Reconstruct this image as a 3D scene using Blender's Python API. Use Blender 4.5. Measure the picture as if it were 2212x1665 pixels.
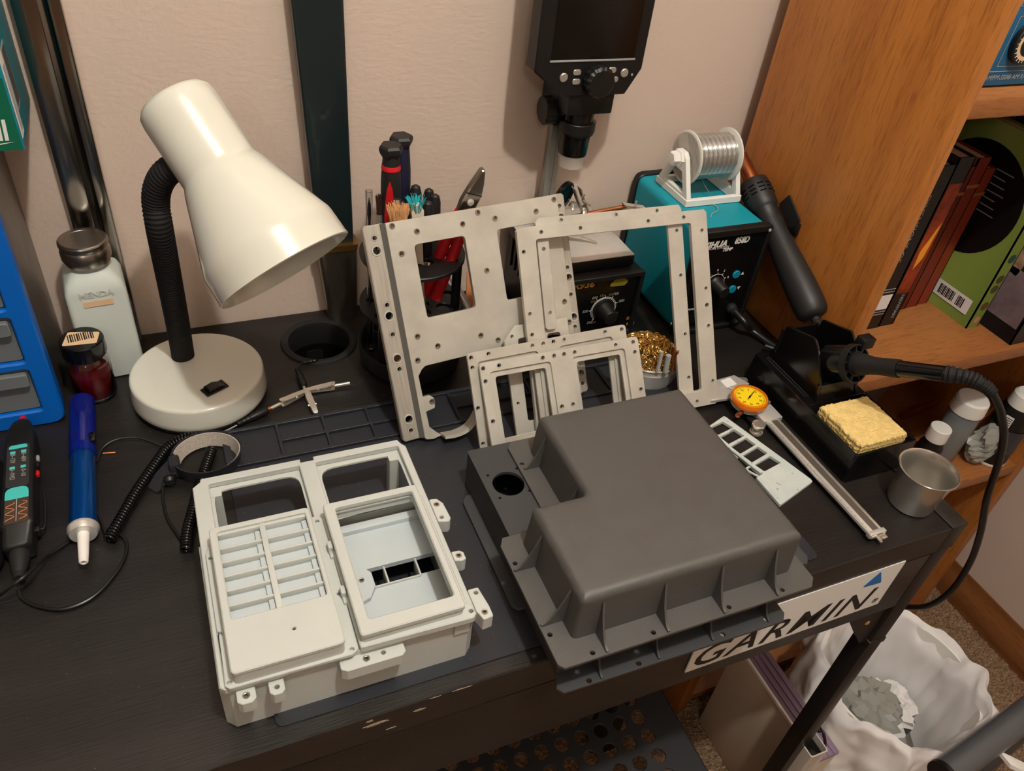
import bpy, bmesh, math, random
from mathutils import Vector, Matrix, Euler
import numpy as np
random.seed(7)
for o in list(bpy.data.objects): bpy.data.objects.remove(o, do_unlink=True)
S = bpy.context.scene
COL = S.collection
R = math.radians
# ------------------------------------------------------------------ camera
ZD = 0.75                                   # desk top above the floor; coordinates below are relative to the desk top
IMW, IMH = 2212., 1665.
CX, CY = 1106., 832.5
def _n(a): return a / np.linalg.norm(a)
_vv, _vx = np.array([830., 2890.]), np.array([5583., 1.])   # vanishing points: straight down, along the desk
FPX = math.sqrt(-np.dot(_vv - [CX, CY], _vx - [CX, CY]))
_X = _n(np.array([_vx[0]-CX, _vx[1]-CY, FPX])); _Z = -_n(np.array([_vv[0]-CX, _vv[1]-CY, FPX]))
_Y = _n(np.cross(_Z, _X))
MW = np.array([_X, _Y, _Z])
CAM = np.array([-.654, -.2758, .545])
cam = bpy.data.objects.new('camera', bpy.data.cameras.new('camera')); COL.objects.link(cam)
Rm = MW @ np.diag([1, -1, -1])
m4 = Matrix([list(Rm[i]) + [CAM[i] + (ZD if i == 2 else 0)] for i in range(3)] + [[0, 0, 0, 1]])
cam.matrix_world = m4
cam.data.sensor_fit = 'HORIZONTAL'; cam.data.sensor_width = 36; cam.data.lens = FPX / IMW * 36
cam.data.clip_start = .01
S.camera = cam
# ------------------------------------------------------------------ light
w = bpy.data.worlds.new('world'); S.world = w; w.use_nodes = True
w.node_tree.nodes['Background'].inputs[0].default_value = (1, .86, .72, 1)
w.node_tree.nodes['Background'].inputs[1].default_value = .01
S.view_settings.view_transform = 'Standard'; S.view_settings.look = 'None'
S.view_settings.gamma = 1; S.view_settings.exposure = 0.0
try: S.view_settings.use_curve_mapping = False
except Exception: pass
LAMPS = [((-.42, -.39, 1.50), 50., .026), ((-1.35, -2.1, 1.50), 15., .10)]   # ceiling bulb above the desk; the second lamp is added as soft fill
for p, e, r in LAMPS:
    L = bpy.data.lights.new('ceiling_and_fill_bulb', 'POINT'); L.energy = e; L.color = (1, .97, .905); L.shadow_soft_size = r
    o = bpy.data.objects.new('ceiling_and_fill_bulb', L); COL.objects.link(o); o.location = (p[0], p[1], p[2] + ZD)
# ------------------------------------------------------------------ pixel -> point on a plane (desk coordinates)
def _ray(u, v): return MW @ np.array([u - CX, v - CY, FPX])
def zpl(u, v, z=0.): d = _ray(u, v); return Vector(CAM + (z - CAM[2]) / d[2] * d)
def ypl(u, v, y): d = _ray(u, v); return Vector(CAM + (y - CAM[1]) / d[1] * d)
def xpl(u, v, x): d = _ray(u, v); return Vector(CAM + (x - CAM[0]) / d[0] * d)
def dpl(u, v, dep): return Vector(CAM + _ray(u, v) * dep / FPX)
def depth(p): return float((np.array(p) - CAM) @ (MW @ np.array([0, 0, 1.])))
def cdir(x, y, z): return Vector(MW @ np.array([x, y, z])).normalized()
# ------------------------------------------------------------------ materials
def s2l(c): c = c / 255.; return c / 12.92 if c <= .04045 else ((c + .055) / 1.055) ** 2.4
def rgb(*c): return tuple(s2l(x) for x in c) + (1,)
def pm(name, col, rough=.5, metal=0., var=0., vs=40., bump=0., bs=200., bd=.001, spec=.5, trans=0., coat=0., alpha=1., ior=1.45, emit=0., stretch=None, col2=None, rvar=0.):
    m = bpy.data.materials.new(name); m.use_nodes = True
    nt = m.node_tree; b = nt.nodes['Principled BSDF']; N = nt.nodes.new; K = nt.links.new
    c = rgb(*col)
    b.inputs['Base Color'].default_value = c; b.inputs['Roughness'].default_value = rough; b.inputs['Metallic'].default_value = metal
    b.inputs['Specular IOR Level'].default_value = spec; b.inputs['Transmission Weight'].default_value = trans
    b.inputs['Coat Weight'].default_value = coat; b.inputs['Alpha'].default_value = alpha; b.inputs['IOR'].default_value = ior
    tc = N('ShaderNodeTexCoord'); mp = N('ShaderNodeMapping'); K(tc.outputs['Object'], mp.inputs[0])
    if stretch: mp.inputs['Scale'].default_value = stretch
    if var or col2 or rvar:
        n = N('ShaderNodeTexNoise'); n.inputs['Scale'].default_value = vs; n.inputs['Detail'].default_value = 6; n.inputs['Roughness'].default_value = .65
        K(mp.outputs[0], n.inputs['Vector'])
        if var or col2:
            r = N('ShaderNodeValToRGB'); K(n.outputs['Fac'], r.inputs[0])
            c2 = rgb(*col2) if col2 else tuple(max(0, x * (1 - var)) for x in c[:3]) + (1,)
            c1 = c if col2 else tuple(min(1, x * (1 + var)) for x in c[:3]) + (1,)
            r.color_ramp.elements[0].position = .32; r.color_ramp.elements[1].position = .68
            r.color_ramp.elements[0].color = c2; r.color_ramp.elements[1].color = c1
            K(r.outputs[0], b.inputs['Base Color'])
        if rvar:
            mr = N('ShaderNodeMapRange'); K(n.outputs['Fac'], mr.inputs[0])
            mr.inputs[1].default_value = .3; mr.inputs[2].default_value = .7
            mr.inputs[3].default_value = max(.02, rough - rvar); mr.inputs[4].default_value = min(1, rough + rvar)
            K(mr.outputs[0], b.inputs['Roughness'])
    if bump:
        n2 = N('ShaderNodeTexNoise'); n2.inputs['Scale'].default_value = bs; n2.inputs['Detail'].default_value = 4
        K(mp.outputs[0], n2.inputs['Vector'])
        bp = N('ShaderNodeBump'); bp.inputs['Strength'].default_value = bump; bp.inputs['Distance'].default_value = bd
        K(n2.outputs['Fac'], bp.inputs['Height']); K(bp.outputs[0], b.inputs['Normal'])
    return m
def specks(m, scale, thr, col, mixmax=1.):
    nt = m.node_tree; b = nt.nodes['Principled BSDF']; N = nt.nodes.new; K = nt.links.new
    tc = N('ShaderNodeTexCoord'); v = N('ShaderNodeTexNoise'); v.inputs['Scale'].default_value = scale; v.inputs['Detail'].default_value = 2
    K(tc.outputs['Object'], v.inputs['Vector'])
    mr = N('ShaderNodeMapRange'); mr.inputs[1].default_value = thr; mr.inputs[2].default_value = thr + .05; mr.inputs[4].default_value = mixmax
    K(v.outputs['Fac'], mr.inputs[0])
    mx = N('ShaderNodeMix'); mx.data_type = 'RGBA'; mx.inputs['B'].default_value = rgb(*col)
    src = b.inputs['Base Color'].links[0].from_socket if b.inputs['Base Color'].links else None
    if src: K(src, mx.inputs['A'])
    else: mx.inputs['A'].default_value = b.inputs['Base Color'].default_value
    K(mr.outputs[0], mx.inputs['Factor']); K(mx.outputs['Result'], b.inputs['Base Color'])
    return m
def wood(name, c1, c2, c3, axis='Z', rough=.4, sc=1.):
    m = bpy.data.materials.new(name); m.use_nodes = True; nt = m.node_tree; b = nt.nodes['Principled BSDF']; N = nt.nodes.new; K = nt.links.new
    tc = N('ShaderNodeTexCoord')
    def mapped(s):
        mp = N('ShaderNodeMapping'); i = 'XYZ'.index(axis); v = [s[0]] * 3; v[i] = s[1]; mp.inputs['Scale'].default_value = v
        K(tc.outputs['Object'], mp.inputs[0]); return mp.outputs[0]
    a = N('ShaderNodeTexNoise'); a.inputs['Scale'].default_value = 1; a.inputs['Detail'].default_value = 7; a.inputs['Distortion'].default_value = .6; K(mapped((26*sc, 1.4*sc)), a.inputs['Vector'])
    f = N('ShaderNodeTexNoise'); f.inputs['Scale'].default_value = 1; f.inputs['Detail'].default_value = 4; K(mapped((620*sc, 45*sc)), f.inputs['Vector'])
    r = N('ShaderNodeValToRGB'); K(a.outputs['Fac'], r.inputs[0]); e = r.color_ramp.elements
    e[0].position = .3; e[0].color = rgb(*c1); e[1].position = .7; e[1].color = rgb(*c3); x = e.new(.5); x.color = rgb(*c2)
    r2 = N('ShaderNodeValToRGB'); K(f.outputs['Fac'], r2.inputs[0]); r2.color_ramp.elements[0].position = .33; r2.color_ramp.elements[0].color = (.58, .52, .46, 1); r2.color_ramp.elements[1].position = .5; r2.color_ramp.elements[1].color = (1, 1, 1, 1)
    mx = N('ShaderNodeMix'); mx.data_type = 'RGBA'; mx.blend_type = 'MULTIPLY'; mx.inputs['Factor'].default_value = .75
    K(r.outputs[0], mx.inputs['A']); K(r2.outputs[0], mx.inputs['B']); K(mx.outputs['Result'], b.inputs['Base Color'])
    bp = N('ShaderNodeBump'); bp.inputs['Strength'].default_value = .35; bp.inputs['Distance'].default_value = .0006; K(f.outputs['Fac'], bp.inputs['Height']); K(bp.outputs[0], b.inputs['Normal'])
    b.inputs['Roughness'].default_value = rough
    return m
# ------------------------------------------------------------------ mesh building
def circ(x, y, r, n=16, ph=0): return [(x + r*math.cos(2*math.pi*i/n + ph), y + r*math.sin(2*math.pi*i/n + ph)) for i in range(n)]
def rect(x0, y0, x1, y1): return [(x0, y0), (x1, y0), (x1, y1), (x0, y1)]
def rpoly(pts, r, seg=4):
    """polygon with rounded corners (r a number or one per corner)"""
    out = []; n = len(pts)
    for i in range(n):
        p = Vector(pts[i][:2]); a = Vector(pts[i-1][:2]) - p; b = Vector(pts[(i+1) % n][:2]) - p
        rr = r[i] if isinstance(r, (list, tuple)) else r
        if rr <= 1e-6: out.append(tuple(p)); continue
        la, lb = a.length, b.length; a.normalize(); b.normalize()
        ang = a.angle(b); t = min(rr / math.tan(ang/2), la*.49, lb*.49)
        p1 = p + a*t; p2 = p + b*t
        for k in range(seg + 1):
            s = k / seg; q = p1*(1-s)**2 + p*2*s*(1-s) + p2*s*s; out.append(tuple(q))
    return out
def rrect(x0, y0, x1, y1, r, seg=4): return rpoly(rect(x0, y0, x1, y1), r, seg)
def cham(x0, y0, x1, y1, c):
    return [(x0+c, y0), (x1-c, y0), (x1, y0+c), (x1, y1-c), (x1-c, y1), (x0+c, y1), (x0, y1-c), (x0, y0+c)]
def plate_mesh(outlines, t, bev=0.):
    """flat plate between z=0 and z=t; outlines inside others cut holes"""
    cu = bpy.data.curves.new('plate', 'CURVE'); cu.dimensions = '2D'; cu.fill_mode = 'BOTH'
    cu.extrude = max(1e-5, t/2 - bev); cu.bevel_depth = bev; cu.bevel_resolution = 0; cu.offset = -bev
    for ol in outlines:
        sp = cu.splines.new('POLY'); sp.points.add(len(ol)-1)
        for i, p in enumerate(ol): sp.points[i].co = (p[0], p[1], 0, 1)
        sp.use_cyclic_u = True
    ob = bpy.data.objects.new('plate', cu); COL.objects.link(ob)
    bpy.context.view_layer.update()
    me = bpy.data.meshes.new_from_object(ob.evaluated_get(bpy.context.evaluated_depsgraph_get()))
    bpy.data.objects.remove(ob); bpy.data.curves.remove(cu)
    me.transform(Matrix.Translation((0, 0, t/2)))
    return me
def frame_to(p0, p1):
    z = (Vector(p1) - Vector(p0)); L = z.length; z.normalize()
    a = Vector((0, 0, 1)) if abs(z.z) < .95 else Vector((1, 0, 0))
    x = a.cross(z).normalized(); y = z.cross(x)
    return Matrix.Translation(p0) @ Matrix((x, y, z)).transposed().to_4x4(), L
class G:
    def __init__(s): s.bm = bmesh.new()
    def add(s, me, mat=None):
        if mat is not None: me.transform(mat)
        s.bm.from_mesh(me); bpy.data.meshes.remove(me); return s
    def _tmp(s, fn, mat=None):
        b = bmesh.new(); fn(b); me = bpy.data.meshes.new('t'); b.to_mesh(me); b.free(); return s.add(me, mat)
    def box(s, x0, y0, z0, x1, y1, z1, bev=0., seg=2, mat=None):
        def f(b):
            bmesh.ops.create_cube(b, size=1, matrix=Matrix.Translation(((x0+x1)/2, (y0+y1)/2, (z0+z1)/2)) @ Matrix.Diagonal((abs(x1-x0), abs(y1-y0), abs(z1-z0), 1)))
            if bev: bmesh.ops.bevel(b, geom=list(b.edges), offset=bev, segments=seg, profile=.5, affect='EDGES')
        return s._tmp(f, mat)
    def cbox(s, c, d, bev=0., seg=2, rot=None):
        m = Matrix.Translation(c) @ (rot.to_4x4() if rot else Matrix.Identity(4))
        return s.box(-d[0]/2, -d[1]/2, -d[2]/2, d[0]/2, d[1]/2, d[2]/2, bev, seg, m)
    def plate(s, outlines, t, bev=0., mat=None): return s.add(plate_mesh(outlines, t, bev), mat)
    def cyl(s, p0, p1, r0, r1=None, n=20, caps=True):
        r1 = r0 if r1 is None else r1
        M_, L = frame_to(p0, p1)
        return s.lathe(([(0, 0)] if caps else []) + [(r0, 0), (r1, L)] + ([(0, L)] if caps else []), n, M_)
    def lathe(s, prof, n=32, mat=None, sx=1., sy=1., wob=None):
        def f(b):
            rings = []
            for r, z in prof:
                if r <= 1e-7: rings.append([b.verts.new((0, 0, z))])
                else: rings.append([b.verts.new((r*sx*math.cos(2*math.pi*i/n) * (wob(i) if wob else 1), r*sy*math.sin(2*math.pi*i/n) * (wob(i) if wob else 1), z)) for i in range(n)])
            for a, c in zip(rings, rings[1:]):
                for i in range(n):
                    j = (i+1) % n
                    if len(a) == 1 and len(c) == 1: continue
                    if len(a) == 1: b.faces.new((a[0], c[i], c[j])[::-1])
                    elif len(c) == 1: b.faces.new((a[i], a[j], c[0]))
                    else: b.faces.new((a[i], a[j], c[j], c[i]))
            bmesh.ops.recalc_face_normals(b, faces=b.faces)
        return s._tmp(f, mat)
    def loft(s, rings, cap0=True, cap1=True, closed=True):
        def f(b):
            vr = [[b.verts.new(p) for p in r] for r in rings]; n = len(rings[0])
            for a, c in zip(vr, vr[1:]):
                for i in range(n if closed else n-1):
                    j = (i+1) % n; b.faces.new((a[i], a[j], c[j], c[i]))
            if cap0: b.faces.new(vr[0][::-1])
            if cap1: b.faces.new(vr[-1])
            bmesh.ops.recalc_face_normals(b, faces=b.faces)
        return s._tmp(f)
    def tube(s, pts, r, n=8, closed=False, rfun=None, prof=None):
        pts = [Vector(p) for p in pts]; N = len(pts); rings = []
        up = None
        for i, p in enumerate(pts):
            if closed: t = pts[(i+1) % N] - pts[i-1]
            else: t = pts[min(i+1, N-1)] - pts[max(i-1, 0)]
            t.normalize()
            if up is None:
                a = Vector((0, 0, 1)) if abs(t.z) < .9 else Vector((1, 0, 0)); up = (a - t*a.dot(t)).normalized()
            else:
                up = up - t*up.dot(t)
                up = up.normalized() if up.length > 1e-6 else t.orthogonal().normalized()
            sd = t.cross(up); rr = rfun(i/(N-1)) if rfun else r
            if prof: rings.append([p + sd*a*rr + up*b*rr for a, b in prof])
            else: rings.append([p + (sd*math.cos(2*math.pi*k/n) + up*math.sin(2*math.pi*k/n))*rr for k in range(n)])
        if closed: rings.append(rings[0])
        return s.loft(rings, not closed, not closed)
    def prism(s, poly, h, mat=None): return s.plate([poly], h, 0, mat)
    def poly(s, verts, faces):
        def f(b):
            vs = [b.verts.new(v) for v in verts]
            for fc in faces: b.faces.new([vs[i] for i in fc])
            bmesh.ops.recalc_face_normals(b, faces=b.faces)
        return s._tmp(f)
    def mesh(s, name, ang=35., smooth=True):
        bmesh.ops.remove_doubles(s.bm, verts=s.bm.verts, dist=1e-7)
        for e in s.bm.edges:
            if len(e.link_faces) == 2: e.smooth = e.calc_face_angle(0) < R(ang)
        for f in s.bm.faces: f.smooth = smooth
        me = bpy.data.meshes.new(name); s.bm.to_mesh(me); s.bm.free(); return me
def catmull(pts, k=8, closed=False):
    P = [Vector(p) for p in pts]; n = len(P); out = []
    for i in range(n if closed else n-1):
        g = lambda j: P[j % n] if closed else P[max(0, min(n-1, j))]
        a, b, c, d = g(i-1), g(i), g(i+1), g(i+2)
        for q in range(k):
            t = q/k
            out.append(.5*((2*b) + (c-a)*t + (2*a-5*b+4*c-d)*t*t + (3*b-a-3*c+d)*t**3))
    if not closed: out.append(P[-1])
    return out
# ------------------------------------------------------------------ objects
def props(o, label=None, cat=None, group=None, kind=None):
    for k, v in (('label', label), ('category', cat), ('group', group), ('kind', kind)):
        if v: o[k] = v
    return o
def thing(name, label, cat, loc=(0, 0, 0), mat=None, group=None, rot=(0, 0, 0)):
    """an Empty at the thing's base (desk coordinates) that carries its parts"""
    o = bpy.data.objects.new(name, None); COL.objects.link(o); o.empty_display_size = .02
    if mat is not None: o.matrix_world = Matrix.Translation((0, 0, ZD)) @ mat
    else: o.location = (loc[0], loc[1], loc[2] + ZD); o.rotation_euler = rot
    return props(o, label, cat, group)
def part(name, g, m, parent, loc=(0, 0, 0), rot=(0, 0, 0), label=None, kind=None, ang=35., smooth=True, mat=None):
    me = g.mesh(name, ang, smooth) if isinstance(g, G) else g
    o = bpy.data.objects.new(name, me); COL.objects.link(o)
    if not me.materials: me.materials.append(m)
    o.parent = parent; o.location = loc; o.rotation_euler = rot
    if mat is not None: o.matrix_local = mat
    return props(o, label, None, None, kind)
def single(name, g, m, label, cat, loc=(0, 0, 0), rot=(0, 0, 0), group=None, mat=None, ang=35., kind=None):
    me = g.mesh(name, ang) if isinstance(g, G) else g
    o = bpy.data.objects.new(name, me); COL.objects.link(o)
    if not me.materials: me.materials.append(m)
    if mat is not None: o.matrix_world = Matrix.Translation((0, 0, ZD)) @ mat
    else: o.location = (loc[0], loc[1], loc[2] + ZD); o.rotation_euler = rot
    return props(o, label, cat, group, kind)
def struct(name, g, m, parent=None, loc=(0, 0, 0), label=None):
    me = g.mesh(name) if isinstance(g, G) else g
    o = bpy.data.objects.new(name, me); COL.objects.link(o); me.materials.append(m)
    o.parent = parent; o.location = (loc[0], loc[1], loc[2] + (0 if parent else ZD))
    if not parent: o['kind'] = 'structure'
    if label: o['label'] = label
    return o
def text_mesh(s, size, ext=.00012, bold=0., shear=0., align='CENTER', sx=1., space=1.):
    cu = bpy.data.curves.new('text', 'FONT'); cu.body = s; cu.size = size; cu.extrude = ext; cu.offset = bold; cu.shear = shear
    cu.align_x = align; cu.align_y = 'CENTER'; cu.resolution_u = 3; cu.space_character = space
    ob = bpy.data.objects.new('text', cu); COL.objects.link(ob); bpy.context.view_layer.update()
    me = bpy.data.meshes.new_from_object(ob.evaluated_get(bpy.context.evaluated_depsgraph_get()))
    bpy.data.objects.remove(ob); bpy.data.curves.remove(cu)
    me.transform(Matrix.Diagonal((sx, 1, 1, 1)))
    me.materials.clear()
    return me
def text(s, size, m, parent, mat, **k):
    return part('lettering', text_mesh(s, size, **k), m, parent, mat=mat)
def axes(o, x, y, z=None):
    """matrix with origin o and given x, y axes"""
    x = Vector(x).normalized(); y = (Vector(y) - x*Vector(y).dot(x)).normalized(); z = x.cross(y)
    return Matrix.Translation(o) @ Matrix((x, y, z)).transposed().to_4x4()
FRONT = lambda x, y, z: axes((x, y, z), (1, 0, 0), (0, 0, 1))      # faces -Y
LEFT = lambda x, y, z: axes((x, y, z), (0, -1, 0), (0, 0, 1))      # faces -X
TOP = lambda x, y, z, a=0: Matrix.Translation((x, y, z)) @ Matrix.Rotation(a, 4, 'Z')
_share = {}
def rings(parent, pts, r, m, name='threaded_insert', h=.0006, ri=.55, mat=None):
    """small metal inserts: raised ring round a hole, one object each, shared mesh"""
    key = (name, r, h, m.name)
    if key not in _share:
        g = G(); g.lathe([(r*ri, -.002), (r*ri, h*.6), (r*.7, h), (r*.92, h), (r, 0)], 14)
        _share[key] = g.mesh(name); _share[key].materials.append(m)
    for p in pts:
        q = Matrix.Translation((p[0], p[1], p[2] if len(p) > 2 else 0))
        part(name, _share[key], m, parent, mat=(mat @ q if mat is not None else q))
# ------------------------------------------------------------------ material library
M = {}
M['wall'] = pm('wall_paint', (208, 187, 171), .75, bump=.35, bs=190., bd=.0016, stretch=(.7, 1, 1.2), spec=.25)
M['ceiling'] = pm('ceiling_paint', (225, 218, 208), .9)
M['carpet'] = pm('carpet_pile', (186, 154, 124), .95, vs=260., col2=(118, 92, 70), bump=1., bs=330., bd=.006, spec=.1)
M['oak'] = wood('oak_baseboard', (104, 62, 30), (134, 84, 44), (150, 98, 55), 'Y', .4)
M['deskwood'] = wood('black_brown_desk', (17, 15, 13), (25, 22, 20), (35, 31, 28), 'X', .40)
specks(M['deskwood'], 420., .735, (150, 140, 125), .5)
M['case'] = wood('bookcase_veneer', (160, 96, 40), (174, 108, 46), (186, 120, 54), 'Z', .36)
M['caseX'] = wood('bookcase_shelf_veneer', (138, 84, 42), (152, 96, 50), (164, 106, 58), 'X', .42)
M['blackmetal'] = pm('black_leg_paint', (24, 21, 20), .38, bump=.1, bs=500.)
M['black'] = pm('black_plastic', (17, 16, 16), .45, bump=.15, bs=900., bd=.0003)
M['blackgloss'] = pm('glossy_black_plastic', (14, 13, 13), .18)
M['blackmatte'] = pm('matte_black_rubber', (19, 18, 18), .7, bump=.2, bs=700., bd=.0003)
M['darkhole'] = pm('interior_shade', (4, 4, 4), .9, spec=.1)  # near-black put in for the shade inside holes and gaps
M['abs'] = pm('charcoal_abs', (70, 68, 65), .5, bump=.55, bs=1400., bd=.00025, var=.05, vs=60., rvar=.06, spec=.9)
M['abs2'] = pm('charcoal_abs_smooth', (58, 59, 60), .45, bump=.2, bs=1600., bd=.0002)
M['mat'] = specks(pm('blue_black_silicone', (36, 38, 43), .42, bump=.1, bs=900., bd=.0002, rvar=.12, vs=20.), 520., .72, (150, 150, 150), .6)
M['grey'] = pm('light_grey_plastic', (190, 193, 187), .5, bump=.12, bs=1500., bd=.0002, var=.03, vs=30.)
M['grey2'] = pm('cool_grey_plastic', (186, 194, 196), .35, var=.03, vs=30.)
M['alu'] = pm('beige_anodised_aluminium', (192, 187, 175), .42, .35, var=.10, vs=28., bump=.18, bs=800., bd=.0003, rvar=.08)
M['alub'] = pm('brushed_aluminium_rail', (184, 178, 166), .38, .45, var=.16, vs=30., stretch=(14, .8, 1), bump=.2, bs=500., bd=.0003)
M['aluin'] = pm('insert_steel', (186, 178, 166), .3, .9)
M['brassin'] = pm('brass_insert', (224, 190, 120), .28, .9)
M['steel'] = pm('brushed_steel', (150, 146, 140), .17, 1.)
M['steelsat'] = pm('satin_steel', (220, 218, 212), .28, .55, var=.04, vs=60.)
M['chrome'] = pm('nickel', (222, 216, 204), .18, .8)
M['cream'] = pm('cream_enamel', (212, 211, 198), .14, coat=.5, var=.015, vs=14.)
M['white'] = pm('white_plastic', (236, 233, 226), .45, bump=.06, bs=900.)
M['whiteprint'] = pm('white_print', (225, 223, 218), .6)
M['printgrey'] = pm('grey_print', (150, 150, 148), .6)
M['goldprint'] = pm('gold_print', (180, 142, 66), .45, .3)
M['blackprint'] = pm('black_print', (20, 20, 22), .5)
M['teal'] = pm('teal_painted_metal', (8, 140, 156), .5, bump=.25, bs=1600., bd=.0002)
M['tealp'] = pm('teal_print', (70, 190, 184), .5)
M['tealb'] = pm('teal_button', (10, 128, 150), .4)
M['blue'] = pm('blue_cabinet_plastic', (0, 96, 190), .38)
M['clearp'] = pm('smoky_clear_plastic', (150, 158, 160), .22, trans=.55, ior=1.3, spec=.4)
M['glass'] = pm('clear_glass', (240, 240, 240), .04, trans=1., ior=1.45)
M['redliq'] = pm('dark_red_liquid', (150, 10, 12), .1, trans=.3, ior=1.33)
M['red'] = pm('red_grip', (196, 22, 30), .4)
M['orange'] = pm('orange_label', (222, 140, 90), .6)
M['tan'] = pm('tan_label', (222, 188, 148), .6)
M['milky'] = pm('milky_polyethylene', (216, 222, 214), .42, trans=.2, ior=1.3)
M['cardg'] = pm('green_card', (6, 96, 70), .4)
M['cardt'] = pm('teal_card', (10, 130, 150), .35)
M['brass'] = pm('brass', (232, 190, 108), .25, .8)
M['copper'] = pm('copper_tube', (196, 128, 88), .3, 1., var=.15, vs=40.)
M['sponge'] = pm('yellow_sponge', (224, 194, 124), .9, var=.12, vs=160., bump=.9, bs=420., bd=.0015)
M['yellow'] = pm('yellow_dial', (240, 208, 20), .5)
M['amber'] = pm('amber_bezel', (214, 110, 14), .14, coat=.5)
M['solder'] = pm('solder_wire', (196, 195, 190), .25, .75)
M['navy'] = pm('navy_grip', (24, 26, 50), .5)
M['fabric'] = pm('black_fabric', (28, 28, 34), .9, bump=.6, bs=900., bd=.0005)
M['weave'] = pm('grey_woven_lining', (178, 168, 156), .9, var=.25, vs=700., bump=.5, bs=900., bd=.0005)
M['bag'] = pm('white_bag_film', (246, 242, 240), .26, trans=.06, ior=1.2)
M['clearbag'] = pm('clear_bag_film', (196, 196, 188), .18, trans=.5, ior=1.15, spec=.6)
M['lilac'] = pm('lilac_plastic', (150, 128, 152), .25, trans=.2)
M['beigep'] = pm('beige_translucent_plastic', (206, 190, 170), .3, var=.06, vs=4.)
M['wire'] = pm('black_cable', (20, 20, 20), .35)
M['bluetube'] = pm('blue_anodised_tube', (4, 80, 160), .22, .7)
M['cleartb'] = pm('clear_blue_plastic', (14, 30, 140), .12, alpha=.38)
M['brist'] = pm('tan_bristle', (222, 170, 116), .8)
M['tealbr'] = pm('teal_bristle', (30, 176, 184), .7)
M['grip'] = pm('dark_grip', (30, 29, 29), .5)
# ------------------------------------------------------------------ the room
XL, XR, YF, YB, ZF, ZC = -3.2, .69, -3.6, .5, -.75, 1.65
struct('wall_back', G().box(XL-.1, YB, ZF, XR+.1, YB+.1, ZC), M['wall'])
struct('wall_right', G().box(XR, YF, ZF, XR+.1, YB, ZC), M['wall'])
struct('wall_left', G().box(XL-.1, YF, ZF, XL, YB, ZC), M['wall'])
struct('wall_front', G().box(XL-.1, YF-.1, ZF, XR+.1, YF, ZC), M['wall'])
struct('ceiling', G().box(XL-.1, YF-.1, ZC, XR+.1, YB+.1, ZC+.1), M['ceiling'])
g = G(); g.box(XL-.1, YF-.1, ZF-.1, XR+.1, YB+.1, ZF-.0005)
struct('floor', g, M['carpet'], label='brown cut pile carpet')
g = G()                                                             # a patch of real pile where the carpet shows
nx, ny = 250, 300; x0, x1, y0, y1 = -.35, .68, -.35, .48
vs = [(x0+(x1-x0)*i/nx + random.uniform(-.0015, .0015), y0+(y1-y0)*j/ny + random.uniform(-.0015, .0015), ZF + random.random()**2*.006) for j in range(ny+1) for i in range(nx+1)]
fs = [(j*(nx+1)+i, j*(nx+1)+i+1, (j+1)*(nx+1)+i+1, (j+1)*(nx+1)+i) for j in range(ny) for i in range(nx)]
me = bpy.data.meshes.new('carpet_pile'); me.from_pydata(vs, [], fs)
o = part('carpet_pile', me, M['carpet'], bpy.data.objects['floor'], kind='stuff'); o.location = (0, 0, 0)
g = G(); g.plate([[(0, 0), (.014, 0), (.014, .05), (.009, .062), (.009, .072), (.004, .082), (0, .082)]], YB-YF-.02, 0, axes((XR, YF+.01, ZF), (-1, 0, 0), (0, 0, 1)))
struct('baseboard_right', g, M['oak'])
# ceiling fixture above the desk, then the added fill fixture (both out of view)
for (p, e, r), lab in zip(LAMPS, ('round white ceiling fixture with a warm bulb above the desk', 'added round white fixture out of view, giving soft fill from mid-room')):
    t = thing('ceiling_and_fill_light', lab, 'ceiling lamp', (p[0], p[1], ZC))
    part('canopy', G().lathe([(0, 0), (.14, 0), (.14, -.02), (.12, -.03), (0, -.03)], 40), M['white'], t)
    part('bulb_socket', G().cyl((0, 0, -.028), (0, 0, -.075), .02), M['white'], t)
# ------------------------------------------------------------------ desk
t = thing('desk', 'black-brown wooden desk with a round cable hole and metal legs', 'desk', (0, 0, 0))
HX, HY, HR = -.532, .437, .0375
part('desk_top', G().plate([rect(-1.05, 0, -.0225, .497), circ(HX, HY, HR, 48)], .036, .0012, Matrix.Translation((0, 0, -.036))), M['deskwood'], t)
part('side_panel_edge', G().box(-.0212, 0, -.036, 0, .497, 0, .0012), M['deskwood'], t)
part('top_core', G().box(-.024, .002, -.034, -.019, .495, -.004), M['darkhole'], t)
part('apron', G().box(-1.03, .001, -.126, -.026, .019, -.0385, .0008), M['deskwood'], t)
part('back_apron', G().box(-1.03, .47, -.118, -.026, .488, -.0365), M['deskwood'], t)
part('side_apron', G().box(-.0225, .03, -.10, -.004, .46, -.0365), M['deskwood'], t)
for x in (-1.05, -.0235):
    for y in (.0015, .473):
        g = G(); g.box(x, y, -.75, x+.0225, y+.022, -.0365, .0015)
        part('leg', g, M['blackmetal'], t)
for x in (-.0235, -1.05): part('leg_collar', G().box(x-.001, .0005, -.205, x+.0235, .0245, -.197, .001), M['blackmetal'], t)
gg = G().plate([[(-.085, -.126), (-.0235, -.126), (-.0235, -.200), (-.034, -.200)]], .004, 0, axes((0, .010, 0), (1, 0, 0), (0, 0, 1)))
part('gusset', gg, M['blackmetal'], t)
part('screw', G().lathe([(0, .0015), (.002, .001), (.0035, 0)], 14, FRONT(-.045, .006, -.155)), M['brass'], t)
g = G().lathe([(HR-.0005, -.03), (.0345, -.028), (.0325, -.002), (.0335, .0022), (.038, .0032), (.0405, .0022), (.0415, 0), (HR-.0005, 0)], 56)
part('cable_grommet', g, M['blackmatte'], t, (HX, HY, 0))
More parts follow.
